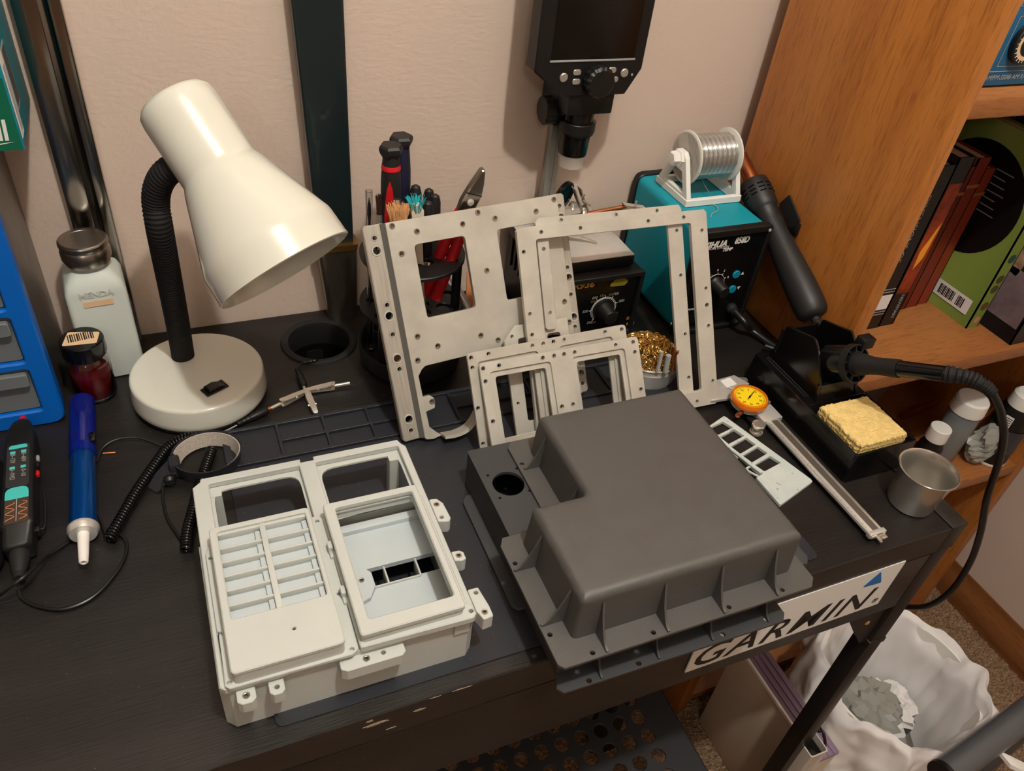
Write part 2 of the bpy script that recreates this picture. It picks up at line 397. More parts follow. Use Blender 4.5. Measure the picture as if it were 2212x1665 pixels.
part('hole_darkness_cup', G().lathe([(0, -.10), (.034, -.10), (.0345, -.028)], 40), M['darkhole'], t, (HX, HY, 0))  # closed black cup added in place of the darkness below the open hole
# the sticker along the front apron
st = thing('sticker', 'white slanted sticker with black lettering and a blue triangle on the desk front', 'sticker', (0, 0, 0))
pbl, pbr, ptr = [ypl(*p, 0.0) for p in ((1478, 1452), (1897, 1302), (1958, 1211))]
SM = axes((pbl.x, -.0006, pbl.z), (pbr.x-pbl.x, 0, pbr.z-pbl.z), (0, 0, 1))
def sl(u, v): q = SM.inverted() @ ypl(u, v, -.0006); return (q.x, q.y)
SW = sl(1897, 1302)[0]; tx, tyy = sl(1958, 1211)
part('backing', G().plate([rpoly([(0, 0), (SW, 0), (tx, tyy), (tx-SW, tyy)], .001)], .0012, 0, SM @ Matrix.Translation((0, 0, -.0011))), M['whiteprint'], st)
tm = text_mesh('GARMIN', .052, ext=.0001, bold=.0005, shear=.30, align='LEFT', sx=1.12, space=1.12)
xs = [v.co.x for v in tm.vertices]; ys = [v.co.y for v in tm.vertices]
a0 = sl(1503, 1424)[0]; a1 = sl(1899, 1266)[0]
tm.transform(Matrix.Diagonal(((a1-a0)/(max(xs)-min(xs)), .0320/(max(ys)-min(ys)), 1, 1)) @ Matrix.Translation((-min(xs), -min(ys), 0)))
part('lettering', tm, M['blackprint'], st, mat=SM @ Matrix.Translation((a0, .0050, .0003)))
q = sl(1888, 1297); part('lettering', text_mesh('®', .010, ext=.0001, shear=.2), M['blackprint'], st, mat=SM @ Matrix.Translation((q[0], q[1], .0003)))
part('blue_triangle', G().plate([rpoly([sl(1863, 1268), sl(1903, 1257), sl(1903, 1234)], .0015)], .0003, 0, SM @ Matrix.Translation((0, 0, .0002))), pm('logo_blue', (0, 104, 178), .4), st)
# ------------------------------------------------------------------ bookcase
BX, BF, BE = .0025, .212, .525
b = thing('bookcase', 'orange-brown wooden bookcase standing against the wall beyond the desk', 'bookcase', (BX, BF, -.75))
def bpart(n, *a, m='case', bev=.0015): part(n, G().box(*a, bev), M[m], b, loc=(-BX, -BF, .75))
bpart('side_panel', BX, BF, -.75, BX+.019, .466, 1.10)
bpart('side_panel', BE, BF, -.75, BE+.019, .466, 1.10)
bpart('back_panel', BX+.019, .459, -.72, BE, .465, 1.09)
for z in (-.72, -.3055, -.0265, .311, .66, 1.08): bpart('shelf', BX+.019, BF+.001, z, BE, .459, z+.019, m='caseX')
bpart('kick_board', BX+.019, BF+.02, -.75, BE, BF+.035, -.72, m='caseX')
# ------------------------------------------------------------------ black covers
bx = thing('lower_black_cover', 'smooth charcoal box underneath the ribbed cover, its flange over the desk edge', 'cover', (-.355, .08, .0022))
OFF = (.355, -.08, 0)
hz = zpl(1097.5, 1050.5, .04)
scr = [zpl(*p, .04) for p in ((1053, 1033), (1115, 1018), (1143, 1066), (1079, 1082))]
LX0, LX1, LY0, LY1 = -.4505, -.25, -.016, .1895
g = G()
g.plate([rpoly([(LX0, LY0), (LX1, LY0), (LX1, LY1), (LX0, LY1)], .003), circ(hz.x, hz.y, .0139, 40)] + [circ(p.x, p.y, .0014, 10) for p in scr], .003, 0, Matrix.Translation((0, 0, .0385)))
part('top_plate', g, M['abs2'], bx, OFF)
wl = [rpoly([(LX0, LY0), (LX1, LY0), (LX1, LY1), (LX0, LY1)], .003), rpoly([(LX0+.003, LY0+.003), (LX1-.003, LY0+.003), (LX1-.003, LY1-.003), (LX0+.003, LY1-.003)], .002)]
part('side_wall', G().plate(wl, .0385, 0), M['abs2'], bx, OFF)
fl = [(-.4555, -.026), (-.4515, -.031), (-.252, -.0335), (-.2465, -.0275), (-.2465, LY0+.002), (LX0, LY0+.002)]
lh = [zpl(*p, .002) for p in ((1270.6, 1474), (1377.5, 1437), (1558.5, 1374), (1651.5, 1340.5))]
part('front_flange', G().plate([fl] + [circ(p.x, p.y, .0021, 12) for p in lh], .003, .0004), M['abs2'], bx, OFF)
part('side_flange', G().plate([[(-.4605, .05), (-.4605, .165), (-.456, .172), (LX0+.001, .172), (LX0+.001, .045), (-.456, .045)]], .003, .0004), M['abs2'], bx, OFF)
def rib(x0, y0, x1, y1, zb, zt, th, curve=.35):
    """gusset from wall foot (x0,y0) out to the flange rim (x1,y1)"""
    d = Vector((x1-x0, y1-y0, 0)); L = d.length; d.normalize()
    pr = [(0, zb), (L, zb)] + [(L*(1-s), zb + .002 + (zt-zb-.002)*s**1.9) for s in [i/7 for i in range(8)]]
    return G().plate([pr], th, 0, axes((x0, y0, 0), d, (0, 0, 1)) @ Matrix.Translation((0, 0, -th/2)))
for p in ((1294, 1461), (1416, 1416), (1530, 1375), (1646, 1330)):
    q = zpl(*p, .003); part('rib', rib(q.x, LY0, q.x, -.0305, .003, .034, .0016), M['abs2'], bx, OFF)
# ribbed top cover with an L-shaped plan
cv = thing('ribbed_black_cover', 'textured charcoal L-shaped cover with rounded top edges and gusset ribs', 'cover', (-.345, .08, .0437))
OF2 = (.345, -.08, -.0415)
def Lp(d):
    x0, xn, x1, y0, yn, y1 = -.4445+d, -.3975+d, -.2475-d, -.0155+d, .0785-d, .1725-d
    pts = [(x0, y0), (x1, y0), (x1, y1), (xn, y1), (xn, yn), (x0, yn)]
    r = .0050
    return rpoly(pts, [max(.002, r-d*.5)]*4 + [r*.5+d, max(.002, r-d*.5)], 6)
rg = []
for z, d in [(.0415, 0), (.060, .0010), (.0800, .0022)] + [(.0815 + .0070*math.sin(R(a)), .0023 + .0070*(1-math.cos(R(a)))) for a in (5, 20, 35, 50, 65, 80, 90)] + [(.0887, .014)]:
    rg.append([(x, y, z) for x, y in Lp(d)])
part('shell', G().loft(rg, False, True), M['abs'], cv, OF2, ang=50)
fo = [(-.4625, -.0295), (-.4585, -.0335), (-.2405, -.0335), (-.2335, -.0265), (-.2335, .180), (-.240, .187), (-.4095, .187), (-.4150, .180), (-.4150, .0865), (-.4580, .0865), (-.4625, .079)]
fh = [zpl(*p, .0445) for p in ((1187, 1374), (1279, 1413), (1410, 1369), (1573, 1314), (1688, 1277), (1112, 1220), (1127, 1005))]
part('flange', G().plate([fo] + [circ(p.x, p.y, .0019, 12) for p in fh], .003, .0003, Matrix.Translation((0, 0, .0415))), M['abs'], cv, OF2)
for p in ((1309, 1410), (1439, 1363), (1562, 1326), (1678, 1290)):
    q = zpl(*p, .0445); part('rib', rib(q.x, -.014, q.x, -.0325, .0445, .0800, .0018), M['abs'], cv, OF2)
for p in ((1117, 1236), (1172, 1355)):
    q = zpl(*p, .0445); part('rib', rib(-.443, q.y, -.4615, q.y, .0445, .0805, .0018), M['abs'], cv, OF2)
q = zpl(1128, 1019, .0445); part('rib', rib(-.396, q.y, -.4115, q.y, .0445, .0805, .0018), M['abs'], cv, OF2)
part('rib', rib(-.396, .0885, -.4105, .0955, .0445, .0805, .0018), M['abs'], cv, OF2)
for y in (0.0, .055, .11, .16): part('rib', rib(-.2485, y, -.2345, y, .0445, .0805, .0018), M['abs'], cv, OF2)
part('corner_flange', G().plate([[(-.243, -.010), (-.2265, -.012), (-.222, -.006), (-.222, .17), (-.236, .17)]], .002, 0, Matrix.Translation((0, 0, .0395))), M['abs2'], bx, OFF)
# ------------------------------------------------------------------ light grey enclosure
gb = thing('grey_housing', 'open light grey plastic housing box under the double-window frame', 'housing', (-.592, .08, 0))
OG = (.592, -.08, 0)
X0, X1, Y0 = -.681, -.5035, .0228
o1 = [(X0+.006, Y0), (X1-.006, Y0), (X1, Y0+.006), (X1, .150), (X0, .150), (X0, Y0+.006)]
i1 = [(X0+.0075, Y0+.003), (X1-.0075, Y0+.003), (X1-.003, Y0+.0075), (X1-.003, .147), (X0+.003, .147), (X0+.003, Y0+.0075)]
part('wall', G().plate([o1, i1], .0445, .0005), M['grey'], gb, OG)
for x in (X0+.0075, X1-.0075):
    part('corner_boss', G().plate([circ(x, Y0+.009, .005, 16), circ(x, Y0+.009, .0022, 12)], .043, .0004), M['grey'], gb, OG)
# double-window frame
gf = thing('double_window_frame', 'light grey frame with two big windows and screw tabs along its edges', 'frame', (-.591, .11, .0455))
OFm = (.591, -.11, -.0455)
FZ = .0525
def zx(u, v, z=FZ): p = zpl(u, v, z); return (p.x, p.y)
lw = [zx(447.6, 1029), zx(643, 992)]; rw = [zx(677, 984.5), zx(855, 951)]
w1 = rpoly([(lw[0][0], .034), (lw[1][0], .034), (lw[1][0], .2055), (lw[0][0], .2055)], .002)
w2 = rpoly([(rw[0][0], .034), (rw[1][0], .034), (rw[1][0], .2055), (rw[0][0], .2055)], .002)
xm = (lw[1][0] + rw[0][0])/2
yo = .2125
out = [(-.680, .024), (-.677, .0215), (-.5055, .0215), (-.5035, .024), (-.5035, .203), (-.5065, .207), (-.5085, yo), (xm+.006, yo), (xm+.006, yo-.004), (xm-.005, yo-.004), (xm-.005, yo), (-.672, yo), (-.673, .209), (-.679, .204)]
part('front_plate', G().plate([out, w1, w2], .006, .0007, Matrix.Translation((0, 0, FZ-.006))), M['grey'], gf, OFm)
# corner webs and skirts just inside the windows
def web(a, r=.012):
    x0, x1 = a; w = .0012
    o = rect(x0-.0005, .030, x1+.0005, .2075); i = rpoly([(x0+.0022, .036), (x1-.0022, .036), (x1-.0022, .2010), (x0+.0022, .2010)], r)
    return G().plate([o, i], .0017, 0, Matrix.Translation((0, 0, FZ-.0078)))
part('window_ledge', web((lw[0][0], lw[1][0])), M['grey'], gf, OFm)
part('window_ledge', web((rw[0][0], rw[1][0])), M['grey'], gf, OFm)
for x, y in ((rw[1][0]-.006, .199), (lw[0][0]+.004, .200), (lw[1][0]+.007, .204)):
    part('foot', G().plate([rrect(x-.0045, y-.005, x+.0045, y+.005, .0015)], FZ-.008, 0, Matrix.Translation((0, 0, .0022))), M['grey'], gf, OFm)
def tab(pts, r, holes, z0, z1, ins=(), m='grey'):
    o = part('mounting_tab', G().plate([rpoly(pts, r)] + [circ(h[0], h[1], .0017, 12) for h in holes], z1-z0, .0005, Matrix.Translation((0, 0, z0))), M[m], gf, OFm)
    if ins: rings(gf, [(OFm[0]+h[0], OFm[1]+h[1], z1+OFm[2]) for h in ins], .0026, M['aluin'], h=.0004)
    return o
tz0, tz1 = .038, .0515
a = zx(943, 1089, tz1); b2 = zx(954, 1116, tz1)
tab([(-.5029, a[1]+.007), (a[0]+.002, a[1]+.006), (a[0]+.0055, a[1]), (a[0]+.0065, b2[1]-.003), (a[0]+.004, b2[1]-.006), (-.5029, b2[1]-.004)], .0015, [a, b2], tz0, tz1, [a])
a = zx(991, 1199, tz1); tab([(-.5029, a[1]+.005), (a[0]+.002, a[1]+.0045), (a[0]+.0045, a[1]+.002), (a[0]+.0045, a[1]-.0045), (a[0]+.001, a[1]-.0055), (-.5029, a[1]-.004)], .0012, [a], tz0, tz1, [a])
a = zx(1028, 1279, tz1); b2 = zx(1047, 1321, tz1)
tab([(-.5029, a[1]+.004), (a[0]+.003, a[1]+.004), (b2[0]+.005, b2[1]+.004), (b2[0]+.005, b2[1]-.005), (b2[0]-.003, b2[1]-.006), (b2[0]-.0045, b2[1]), (-.5029, b2[1]+.002)], .0014, [a, b2], tz0, tz1, [b2])
for u, v, wd in ((530, 1490, .006), (595, 1468, .005)):
    a = zx(u, v, .047); a = (a[0], min(a[1], .0165)); tab([(a[0]-wd, .0221), (a[0]-wd, a[1]-.003), (a[0]-wd*.5, a[1]-.0055), (a[0]+wd*.5, a[1]-.0055), (a[0]+wd, a[1]-.003), (a[0]+wd, .0221)], .001, [a], .036, .047, [a] if u < 560 else ())
a = zx(787, 1407, .047); a = (a[0], min(a[1], .0172)); tab([(a[0]-.018, .0221), (a[0]-.018, .0145), (a[0]-.014, .012), (a[0]+.024, .012), (a[0]+.027, .0145), (a[0]+.027, .0221)], .0015, [a, (a[0]+.012, a[1]+.001)], .036, .0475, [a])
a = zx(996, 1341, .046); tab([(a[0]-.006, .0221), (a[0]-.006, a[1]-.004), (a[0]+.005, a[1]-.004), (a[0]+.006, .0221)], .001, [], .036, .0475)
# keypad panel with its two rows of slots
kp = thing('slotted_panel', 'light grey keypad panel with two columns of six slots lying on the frame', 'panel', (-.635, .082, FZ))
OK = (.635, -.082, -FZ)
KT = .0695
kw = [zpl(*p, KT) for p in ((470, 1147.5), (661, 1104), (704, 1284), (498, 1338))]
kx0, kx1 = (kw[0].x+kw[3].x)/2, (kw[1].x+kw[2].x)/2; ky0, ky1 = (kw[2].y+kw[3].y)/2, (kw[0].y+kw[1].y)/2
PX0, PX1, PY0, PY1 = -.6715, -.5985, .0205, .1435
win = rrect(kx0, ky0, kx1, ky1, .0025)
part('face', G().plate([rrect(PX0, PY0, PX1, PY1, .004), win, circ(-.6285, .0415, .0012, 10)], .004, .0008, Matrix.Translation((0, 0, KT-.004))), M['grey'], kp, OK)
part('side_wall', G().plate([rrect(PX0+.0004, PY0+.0004, PX1-.0004, PY1-.0004, .004), rrect(PX0+.003, PY0+.003, PX1-.003, PY1-.003, .003)], KT-.004-FZ-.003, 0, Matrix.Translation((0, 0, FZ+.003))), M['grey'], kp, OK)
lugs = [(-.5945, .0225), (-.6735, .024), (-.5925, .0685), (-.6745, .062), (-.5935, .139), (-.6735, .1275)]
fo2 = [(-.6765, .022), (-.674, .0195), (-.595, .0185), (-.590, .0215), (-.5885, .140), (-.592, .1445), (PX0, .1445), (-.6765, .132)]
part('base_flange', G().plate([rpoly(fo2, .002)] + [circ(a, c, .0016, 12) for a, c in lugs], .0032, .0005, Matrix.Translation((0, 0, FZ))), M['grey'], kp, OK)
kd = KT-.0080
part('slot_floor', G().box(kx0-.002, ky0-.002, kd-.001, kx1+.002, ky1+.002, kd), M['grey2'], kp, OK)
part('top_rail', G().box(kx0, ky1-.0026, kd, kx1, ky1, KT-.0022, .0004), M['grey'], kp, OK)
kxm = kx0 + (kx1-kx0)*.495
part('centre_bar', G().box(kxm-.0021, ky0-.001, kd, kxm+.0021, ky1, KT-.0016, .0004), M['grey'], kp, OK)
dy = (ky1-.0026-ky0)/6
for i in range(1, 6):
    y = ky0 + dy*i
    for xa, xb in ((kx0, kxm-.0021), (kxm+.0021, kx1)):
        part('slat', G().box(xa, y-.0008, kd, xb, y+.0008, KT-.0022, .0003), M['grey'], kp, OK)
for i in range(6):
    y = ky0 + dy*i
    for xa, xb in ((kx0, kxm-.0021), (kxm+.0021, kx1)):
        part('slot_lip', G().box(xb-.0040, y+.001, kd, xb, y+dy-.001, kd+.0028, .0004), M['grey2'], kp, OK)
# display bezel
bz = thing('display_bezel', 'light grey rectangular bezel with an empty window beside the slotted panel', 'bezel', (-.551, .082, FZ))
OB = (.551, -.082, -FZ)
bw = [zpl(*p, KT) for p in ((729, 1095), (892, 1057), (978, 1287), (790, 1336.5))]
qx0, qx1 = (bw[0].x+bw[3].x)/2, (bw[1].x+bw[2].x)/2; qy0, qy1 = (bw[2].y+bw[3].y)/2, (bw[0].y+bw[1].y)/2
ZX0, ZX1, ZY0, ZY1 = -.5882, -.5135, .0215, .1425
part('face', G().plate([rrect(ZX0, ZY0, ZX1, ZY1, .003), rrect(qx0, qy0, qx1, qy1, .0025)], .005, .0009, Matrix.Translation((0, 0, KT-.005))), M['grey'], bz, OB)
part('side_wall', G().plate([rrect(ZX0+.0008, ZY0+.0008, ZX1-.0008, ZY1-.0008, .003), rrect(qx0-.0012, qy0-.0012, qx1+.0012, qy1+.0012, .0025)], .0055, .0004, Matrix.Translation((0, 0, KT-.0105))), M['grey'], bz, OB)
part('inner_step', G().plate([rrect(qx0-.004, qy0-.004, qx1+.004, qy1+.004, .002), rrect(qx0+.0002, qy0+.0008, qx1+.001, qy1+.0006, .002)], .0012, 0, Matrix.Translation((0, 0, KT-.0085))), M['grey'], bz, OB)
fl3 = [(ZX0-.001, .0195), (-.5085, .0175), (-.5055, .0205), (-.5055, .027), (-.509, .030), (-.509, .138), (-.512, .142), (ZX0-.001, .1385)]
part('base_flange', G().plate([rpoly(fl3, .002), rrect(qx0-.002, qy0-.002, qx1+.002, qy1+.002, .002), circ(-.5085, .0235, .0017, 12)], .0065, .0008, Matrix.Translation((0, 0, FZ))), M['grey'], bz, OB)
for y in (.108, .066):
    part('clip', G().cbox((ZX0-.002, y, FZ+.0075), (.0035, .007, .006), .0006), M['grey'], bz, OB)
    part('clip', G().cbox((ZX0-.0018, y-.0055, FZ+.004), (.003, .006, .004), .0006), M['grey'], bz, OB)
# tray seen through the bezel
tr_ = thing('inner_tray', 'pale grey tray with ribbed openings seen through the bezel window', 'tray', (-.551, .082, .022))
OT = (.551, -.082, -.022)
TZ = .030
def tz(u, v, z=TZ): p = zpl(400+u*.3074, 920+v*.3074, z); return (p.x, p.y)
h1 = [tz(1290, 1020), tz(1400, 990), tz(1425, 1105), tz(1315, 1135)]
yA, yB = tz(1500, 968)[1], tz(1500, 1095)[1]
xa, xb, xc, xd = tz(1310, 1060)[0], tz(1412, 1050)[0], tz(1640, 1010)[0], tz(1780, 970)[0]
ou = rect(ZX0+.001, .0375, -.5075, .144)
hs = [rrect(xa, yB, xb-.0008, yA, .001), rrect(xb+.0008, yB, xc-.0008, yA, .001), rrect(xc+.0008, yB+.002, xd, yA, .001)]
part('tray_floor', G().plate([ou] + hs, .0012, 0, Matrix.Translation((0, 0, TZ-.0012))), M['grey2'], tr_, OT)
part('upper_panel', G().poly([(ZX0+.002, yA, TZ), (-.509, yA, TZ), (-.509, .140, TZ+.0012), (ZX0+.002, .140, TZ+.0012), (ZX0+.002, yA, TZ+.0035), (-.509, yA, TZ+.0035), (-.509, .140, TZ+.005), (ZX0+.002, .140, TZ+.005)],
     [(0, 1, 5, 4), (1, 2, 6, 5), (2, 3, 7, 6), (3, 0, 4, 7), (4, 5, 6, 7), (0, 3, 2, 1)]), M['grey2'], tr_, OT)
part('back_lip', G().box(ZX0+.002, .1345, TZ, -.509, .142, .0395, .001), M['grey2'], tr_, OT)
for x in (xb, xc): part('rib', G().box(x-.0007, yB, TZ-.012, x+.0007, yA, TZ+.002, .0003), M['grey'], tr_, OT)
part('rib', G().box(xa, yB-.0007, TZ-.01, xc, yB+.0007, TZ+.002, .0003), M['grey'], tr_, OT)
c0 = tz(1240, 1110)
part('corner_pad', G().plate([[(ZX0+.003, yA+.001), (xa-.004, yA+.001), (xa, yA-.005), (xa, yB-.001), (xa-.006, yB-.010), (ZX0+.003, yB-.016)], circ(c0[0], c0[1], .0015, 12)], .005, .0004, Matrix.Translation((0, 0, TZ))), M['grey2'], tr_, OT)
rings(tr_, [(OT[0]+c0[0], OT[1]+c0[1], TZ+.005-.022)], .0024, M['aluin'], h=.0004)
part('side_wall', G().box(ZX0, .0375, .0225, ZX0+.0015, .144, .0395), M['grey2'], tr_, OT)
part('side_wall', G().box(-.509, .0375, .0225, -.5075, .144, .0395), M['grey2'], tr_, OT)
for x in (ZX0+.004, -.512):
    for y in (.041, .139): part('leg', G().box(x-.002, y-.002, .0022, x+.002, y+.002, TZ-.001), M['grey2'], tr_, OT)
# ------------------------------------------------------------------ leaning aluminium frames
def lean_mat(x, y, z, yaw, lean, roll=0.):
    u = Vector((math.cos(yaw), math.sin(yaw), 0)); hb = Vector((-math.sin(yaw), math.cos(yaw), 0))
    v = hb*math.cos(lean) + Vector((0, 0, 1))*math.sin(lean)
    uu = u*math.cos(roll) + v*math.sin(roll); vv = -u*math.sin(roll) + v*math.cos(roll)
    return axes((x, y, z), uu, vv)
MT = .0022                                                            # the frames stand on the silicone mat
A = thing('machined_front_plate', 'large machined aluminium plate with two windows and drilled side rails, leaning on the tool carousel', 'metal plate', mat=lean_mat(zpl(888, 952, .0098).x, zpl(888, 952, .0098).y, .0098, .0478, 1.0734, .0389))
B0 = lambda z: Matrix.Translation((0, 0, z))
ins = [(.0421, .1925), (.0199, .2010), (.0876, .192), (.1044, .2000), (.1211, .192), (.1653, .1918), (.1864, .2000), (.0241, .1753), (.1045, .145), (.1832, .0989), (.0208, .0751), (.0249, .0974), (.0428, .0842), (.0879, .0846), (.1049, .0765), (.1855, .0773), (.0275, .0325)]
outl = [(.0140, -.001), (.0155, -.003), (.0225, -.0045), (.0312, -.003), (.0275, .0005), (.0205, .0085), (.0200, .0240), (.0290, .0255), (.0300, .0285), (.0300, .0355), (.0270, .0385), (.0195, .0385), (.0190, .060), (.0235, .0655), (.0275, .068), (.165, .068), (.1745, .066), (.1790, .060), (.1790, .0), (.190, .0), (.190, .2015), (.187, .2045), (.0140, .2045)]
w1 = rrect(.0375, .112, .0877, .181, .004); w2 = rrect(.1213, .112, .165, .181, .004)
part('web_plate', G().plate([outl, w1, w2] + [circ(a, b_, .0019, 12) for a, b_ in ins], .006, .0004, B0(-.006)), M['alu'], A)
def rail(x0, x1, hs):
    return G().plate([cham(x0, -.0015, x1, .2045, .0022)] + [circ(a, b_, r_, 20) for a, b_, r_ in hs], .0085, .0009, B0(-.0135))
vs_ = [(.1929, 0), (.1815, 1), (.1313, 0), (.1211, 1), (.1035, 0), (.0803, 1), (.0698, 0), (.0198, 1), (.0085, 0)]
part('side_rail', rail(-.0062, .0150, [(.0032, v, .0045 if k else .0025) for v, k in vs_]), M['alub'], A)
part('side_rail', rail(.1885, .2005, [(.1942, v-.0002, .0043 if k else .0024) for v, k in vs_]), M['alub'], A)
for x in (.0032, .1942): rings(A, [(x, v, -.005) for v, k in vs_ if k], .0052, M['alu'], 'counterbore_ring', .0003, .88)
for x in (.0032, .1942): rings(A, [(x, v, -.005) for v, k in vs_ if not k], .0031, M['alu'], 'hole_ring', .0003, .82)
rings(A, [(a, b_, 0) for a, b_ in ins], .0030, M['aluin'], ri=.63)
part('step_face', G().poly([(.0098, -.001, -.0049), (.0146, -.001, -.0002), (.0150, -.001, -.0049), (.0098, .2042, -.0049), (.0146, .2042, -.0002), (.0150, .2042, -.0049)], [(0, 1, 4, 3), (1, 2, 5, 4), (2, 0, 3, 5), (0, 2, 1), (3, 4, 5)]), pm('raw_grey_step', (112, 110, 104), .5, .4), A)
arm = [(.0312, -.0030), (.044, -.0042), (.056, -.0020), (.064, .0035), (.0690, .0095)]
pts = catmull([(a, b_, 0) for a, b_ in arm], 6)
part('curved_arm', G().loft([[(p.x, p.y+.0016, -.006), (p.x, p.y-.0016, -.006), (p.x, p.y-.0016, .010), (p.x, p.y+.0016, .010)] for p in pts]), M['alu'], A)
# B: plain rectangular frame and its partner behind
Bm = lean_mat(-.3616, .2209, .0050, -.0159, 1.0123)
B = thing('rectangular_metal_frame', 'plain rectangular aluminium frame leaning in front of the teal station', 'metal frame', mat=Bm)
bh = [(.0253, .2005), (.0673, .2005), (.1435, .2005), (.1855, .2005), (.2065, .1853), (.2069, .1251), (.2072, .0853), (.2081, .0256), (.1868, .0065), (.0053, .1837), (.0052, .1244), (.0052, .104), (.0052, .06), (.0052, .025), (.03, .0065), (.1, .0065)]
part('frame_plate', G().plate([cham(0, 0, .2136, .2066, .0032), rrect(.019, .0177, .1938, .194, .003)] + [circ(a, b_, .0020, 12) for a, b_ in bh] + [circ(.2073, .1071, .0022, 12)], .005, .0004, B0(-.005)), M['alu'], B)
rings(B, [(a, b_, 0) for a, b_ in bh], .0027, M['alu'], 'countersink', .0003, .76)
B2 = thing('stepped_metal_frame', 'narrower aluminium frame with one short leg, leaning right behind the plain rectangular frame', 'metal frame', mat=Bm @ B0(-.0054) @ Matrix.Translation((0, .0004, 0)))
o2 = [(.0225, .1075), (.0250, .1050), (.0325, .1050), (.0348, .1075), (.0348, .195), (.1695, .195), (.1695, .019), (.1660, .0145), (.150, .0145), (.150, 0), (.1850, 0), (.1870, .002), (.1870, .209), (.1840, .2135), (.027, .2135), (.0225, .209)]
h2 = [(.0285, .1839), (.0285, .1219), (.1797, .1875), (.1807, .1413), (.1812, .0793), (.1820, .0324), (.1105, .2095), (.1579, .2095), (.05, .2095)]
part('frame_plate', G().plate([o2] + [circ(a, b_, .0020, 12) for a, b_ in h2], .0038, .0004, B0(-.0038)), M['alu'], B2)
rings(B2, [(a, b_, 0) for a, b_ in h2], .0027, M['alu'], 'countersink', .0003, .76)
# D: small frame half hidden behind the others
D0 = zpl(1117, 945, .0055)
D = thing('chamfered_metal_frame', 'small aluminium frame with a cut corner, half hidden behind the stacked double frames', 'metal frame', mat=lean_mat(D0.x, D0.y, .0050, 0, R(56)))
outD = [(.003, 0), (.070, 0), (.070, .110), (.0135, .110), (.0, .0965), (0, .003)]
part('frame_plate', G().plate([outD, rrect(.0143, .0143, .029, .097, .003), rrect(.046, .0143, .060, .097, .003), circ(.006, .034, .0014, 12), circ(.0385, .042, .0018, 12), circ(.0085, .100, .0016, 12)], .004, .0004, B0(-.004)), M['alu'], D)
part('machining_ring', G().plate([circ(.0375, .042, .0074, 28), circ(.0375, .042, .0070, 28)], .0004, 0, B0(-.0002)), M['alu'], D)
# E and F: the pair of double-window frames
def double(name, label, mat, W_, H_, holes):
    t = thing(name, label, 'metal frame', mat=mat, group='double-window metal frames')
    yb = .010
    rec = [rrect(.0093, yb, .0723, H_-.0096, .004), rrect(.0955, yb, W_-.0165, H_-.0096, .004)]
    inn = [rrect(.0150, yb+.006, .0672, H_-.0150, .003), rrect(.1005, yb+.006, W_-.0215, H_-.0150, .003)]
    hc = [circ(a, b_, r_*1.25, 12) for a, b_, r_ in holes]
    part('frame_plate', G().plate([rrect(0, 0, W_, H_, .0042)] + rec + hc, .0024, .0003, B0(-.0024)), M['alu'], t)
    part('window_ledge', G().plate([rrect(.0006, .0006, W_-.0006, H_-.0006, .004)] + inn + hc, .0026, .0003, B0(-.0051)), M['alu'], t)
    rings(t, [(a, b_, 0) for a, b_, r_ in holes], .0029, M['alu'], 'countersink', .0003, .84)
    return t
hE = [(a*.987, b_*.975, c) for a, b_, c in [(.0035, .1005, .0019), (.0198, .1005, .0016), (.0038, .0878, .0016), (.0050, .0486, .0016), (.0656, .1005, .0016), (.0777, .1005, .0016), (.0884, .1005, .0019), (.1001, .1005, .0016), (.0780, .0496, .0016), (.0900, .0496, .0016), (.1465, .1005, .0016), (.1665, .1005, .0019), (.1670, .0900, .0016), (.1680, .051, .0016), (.0038, .006, .0016), (.169, .006, .0016)]]
double('double_window_metal_frame', 'front one of two small double-window aluminium frames leaning behind the ribbed cover', lean_mat(-.4188, .1901, .0065, .0009, .9076), .1705, .1030, hE)
hF = [(a*.982, b_*.98, c) for a, b_, c in [(.0037, .1015, .0019), (.0218, .1020, .0015), (.0037, .0919, .0015), (.0036, .0522, .0017), (.0035, .0169, .0015), (.0684, .1020, .0015), (.0802, .1020, .0017), (.0914, .1020, .0019), (.1033, .1020, .0015), (.1506, .1020, .0015), (.1700, .1015, .0019)]]
double('double_window_metal_frame', 'rear one of two small double-window aluminium frames leaning behind the ribbed cover', lean_mat(-.4261, .2075, .0060, .0280, R(57.5)), .1719, .1039, hF)
# ------------------------------------------------------------------ silicone mat with its organiser pockets
mt = thing('silicone_mat', 'blue-black silicone work mat with pocket tray along its back edge', 'mat', (-.41, .16, .0003))
OM = (.41, -.16, 0)
mx0, mx1, my0, my1 = -.6505, -.175, .0125, .3165
part('mat_sheet', G().plate([rrect(mx0, my0, mx1, .2665, .006), ], .0016, .0003), M['mat'], mt, OM)
# raised pocket tray at the back: a plate with pockets cut out of it
rows = [(.270, .2885), (.2915, .3125)]
cells = []
cx = [-.6455, -.5995, -.5555, -.512, -.4685, -.425, -.3815, -.338, -.2945, -.251, -.2075, -.180]
for i in range(len(cx)-1):
    if i in (0, 4, 8): cells.append(rrect(cx[i]+.0015, rows[0][0], cx[i+1]-.0015, rows[1][1], .002, 3))
    else:
        for a, c in rows: cells.append(rrect(cx[i]+.0015, a, cx[i+1]-.0015, c, .002, 3))
part('pocket_tray', G().plate([rrect(mx0, .2665, mx1, my1, .005)] + cells, .0045, .0004), M['mat'], mt, OM)
part('pocket_floor', G().plate([rrect(mx0+.001, .2665, mx1-.001, my1-.001, .004)], .0009, 0), M['mat'], mt, OM)
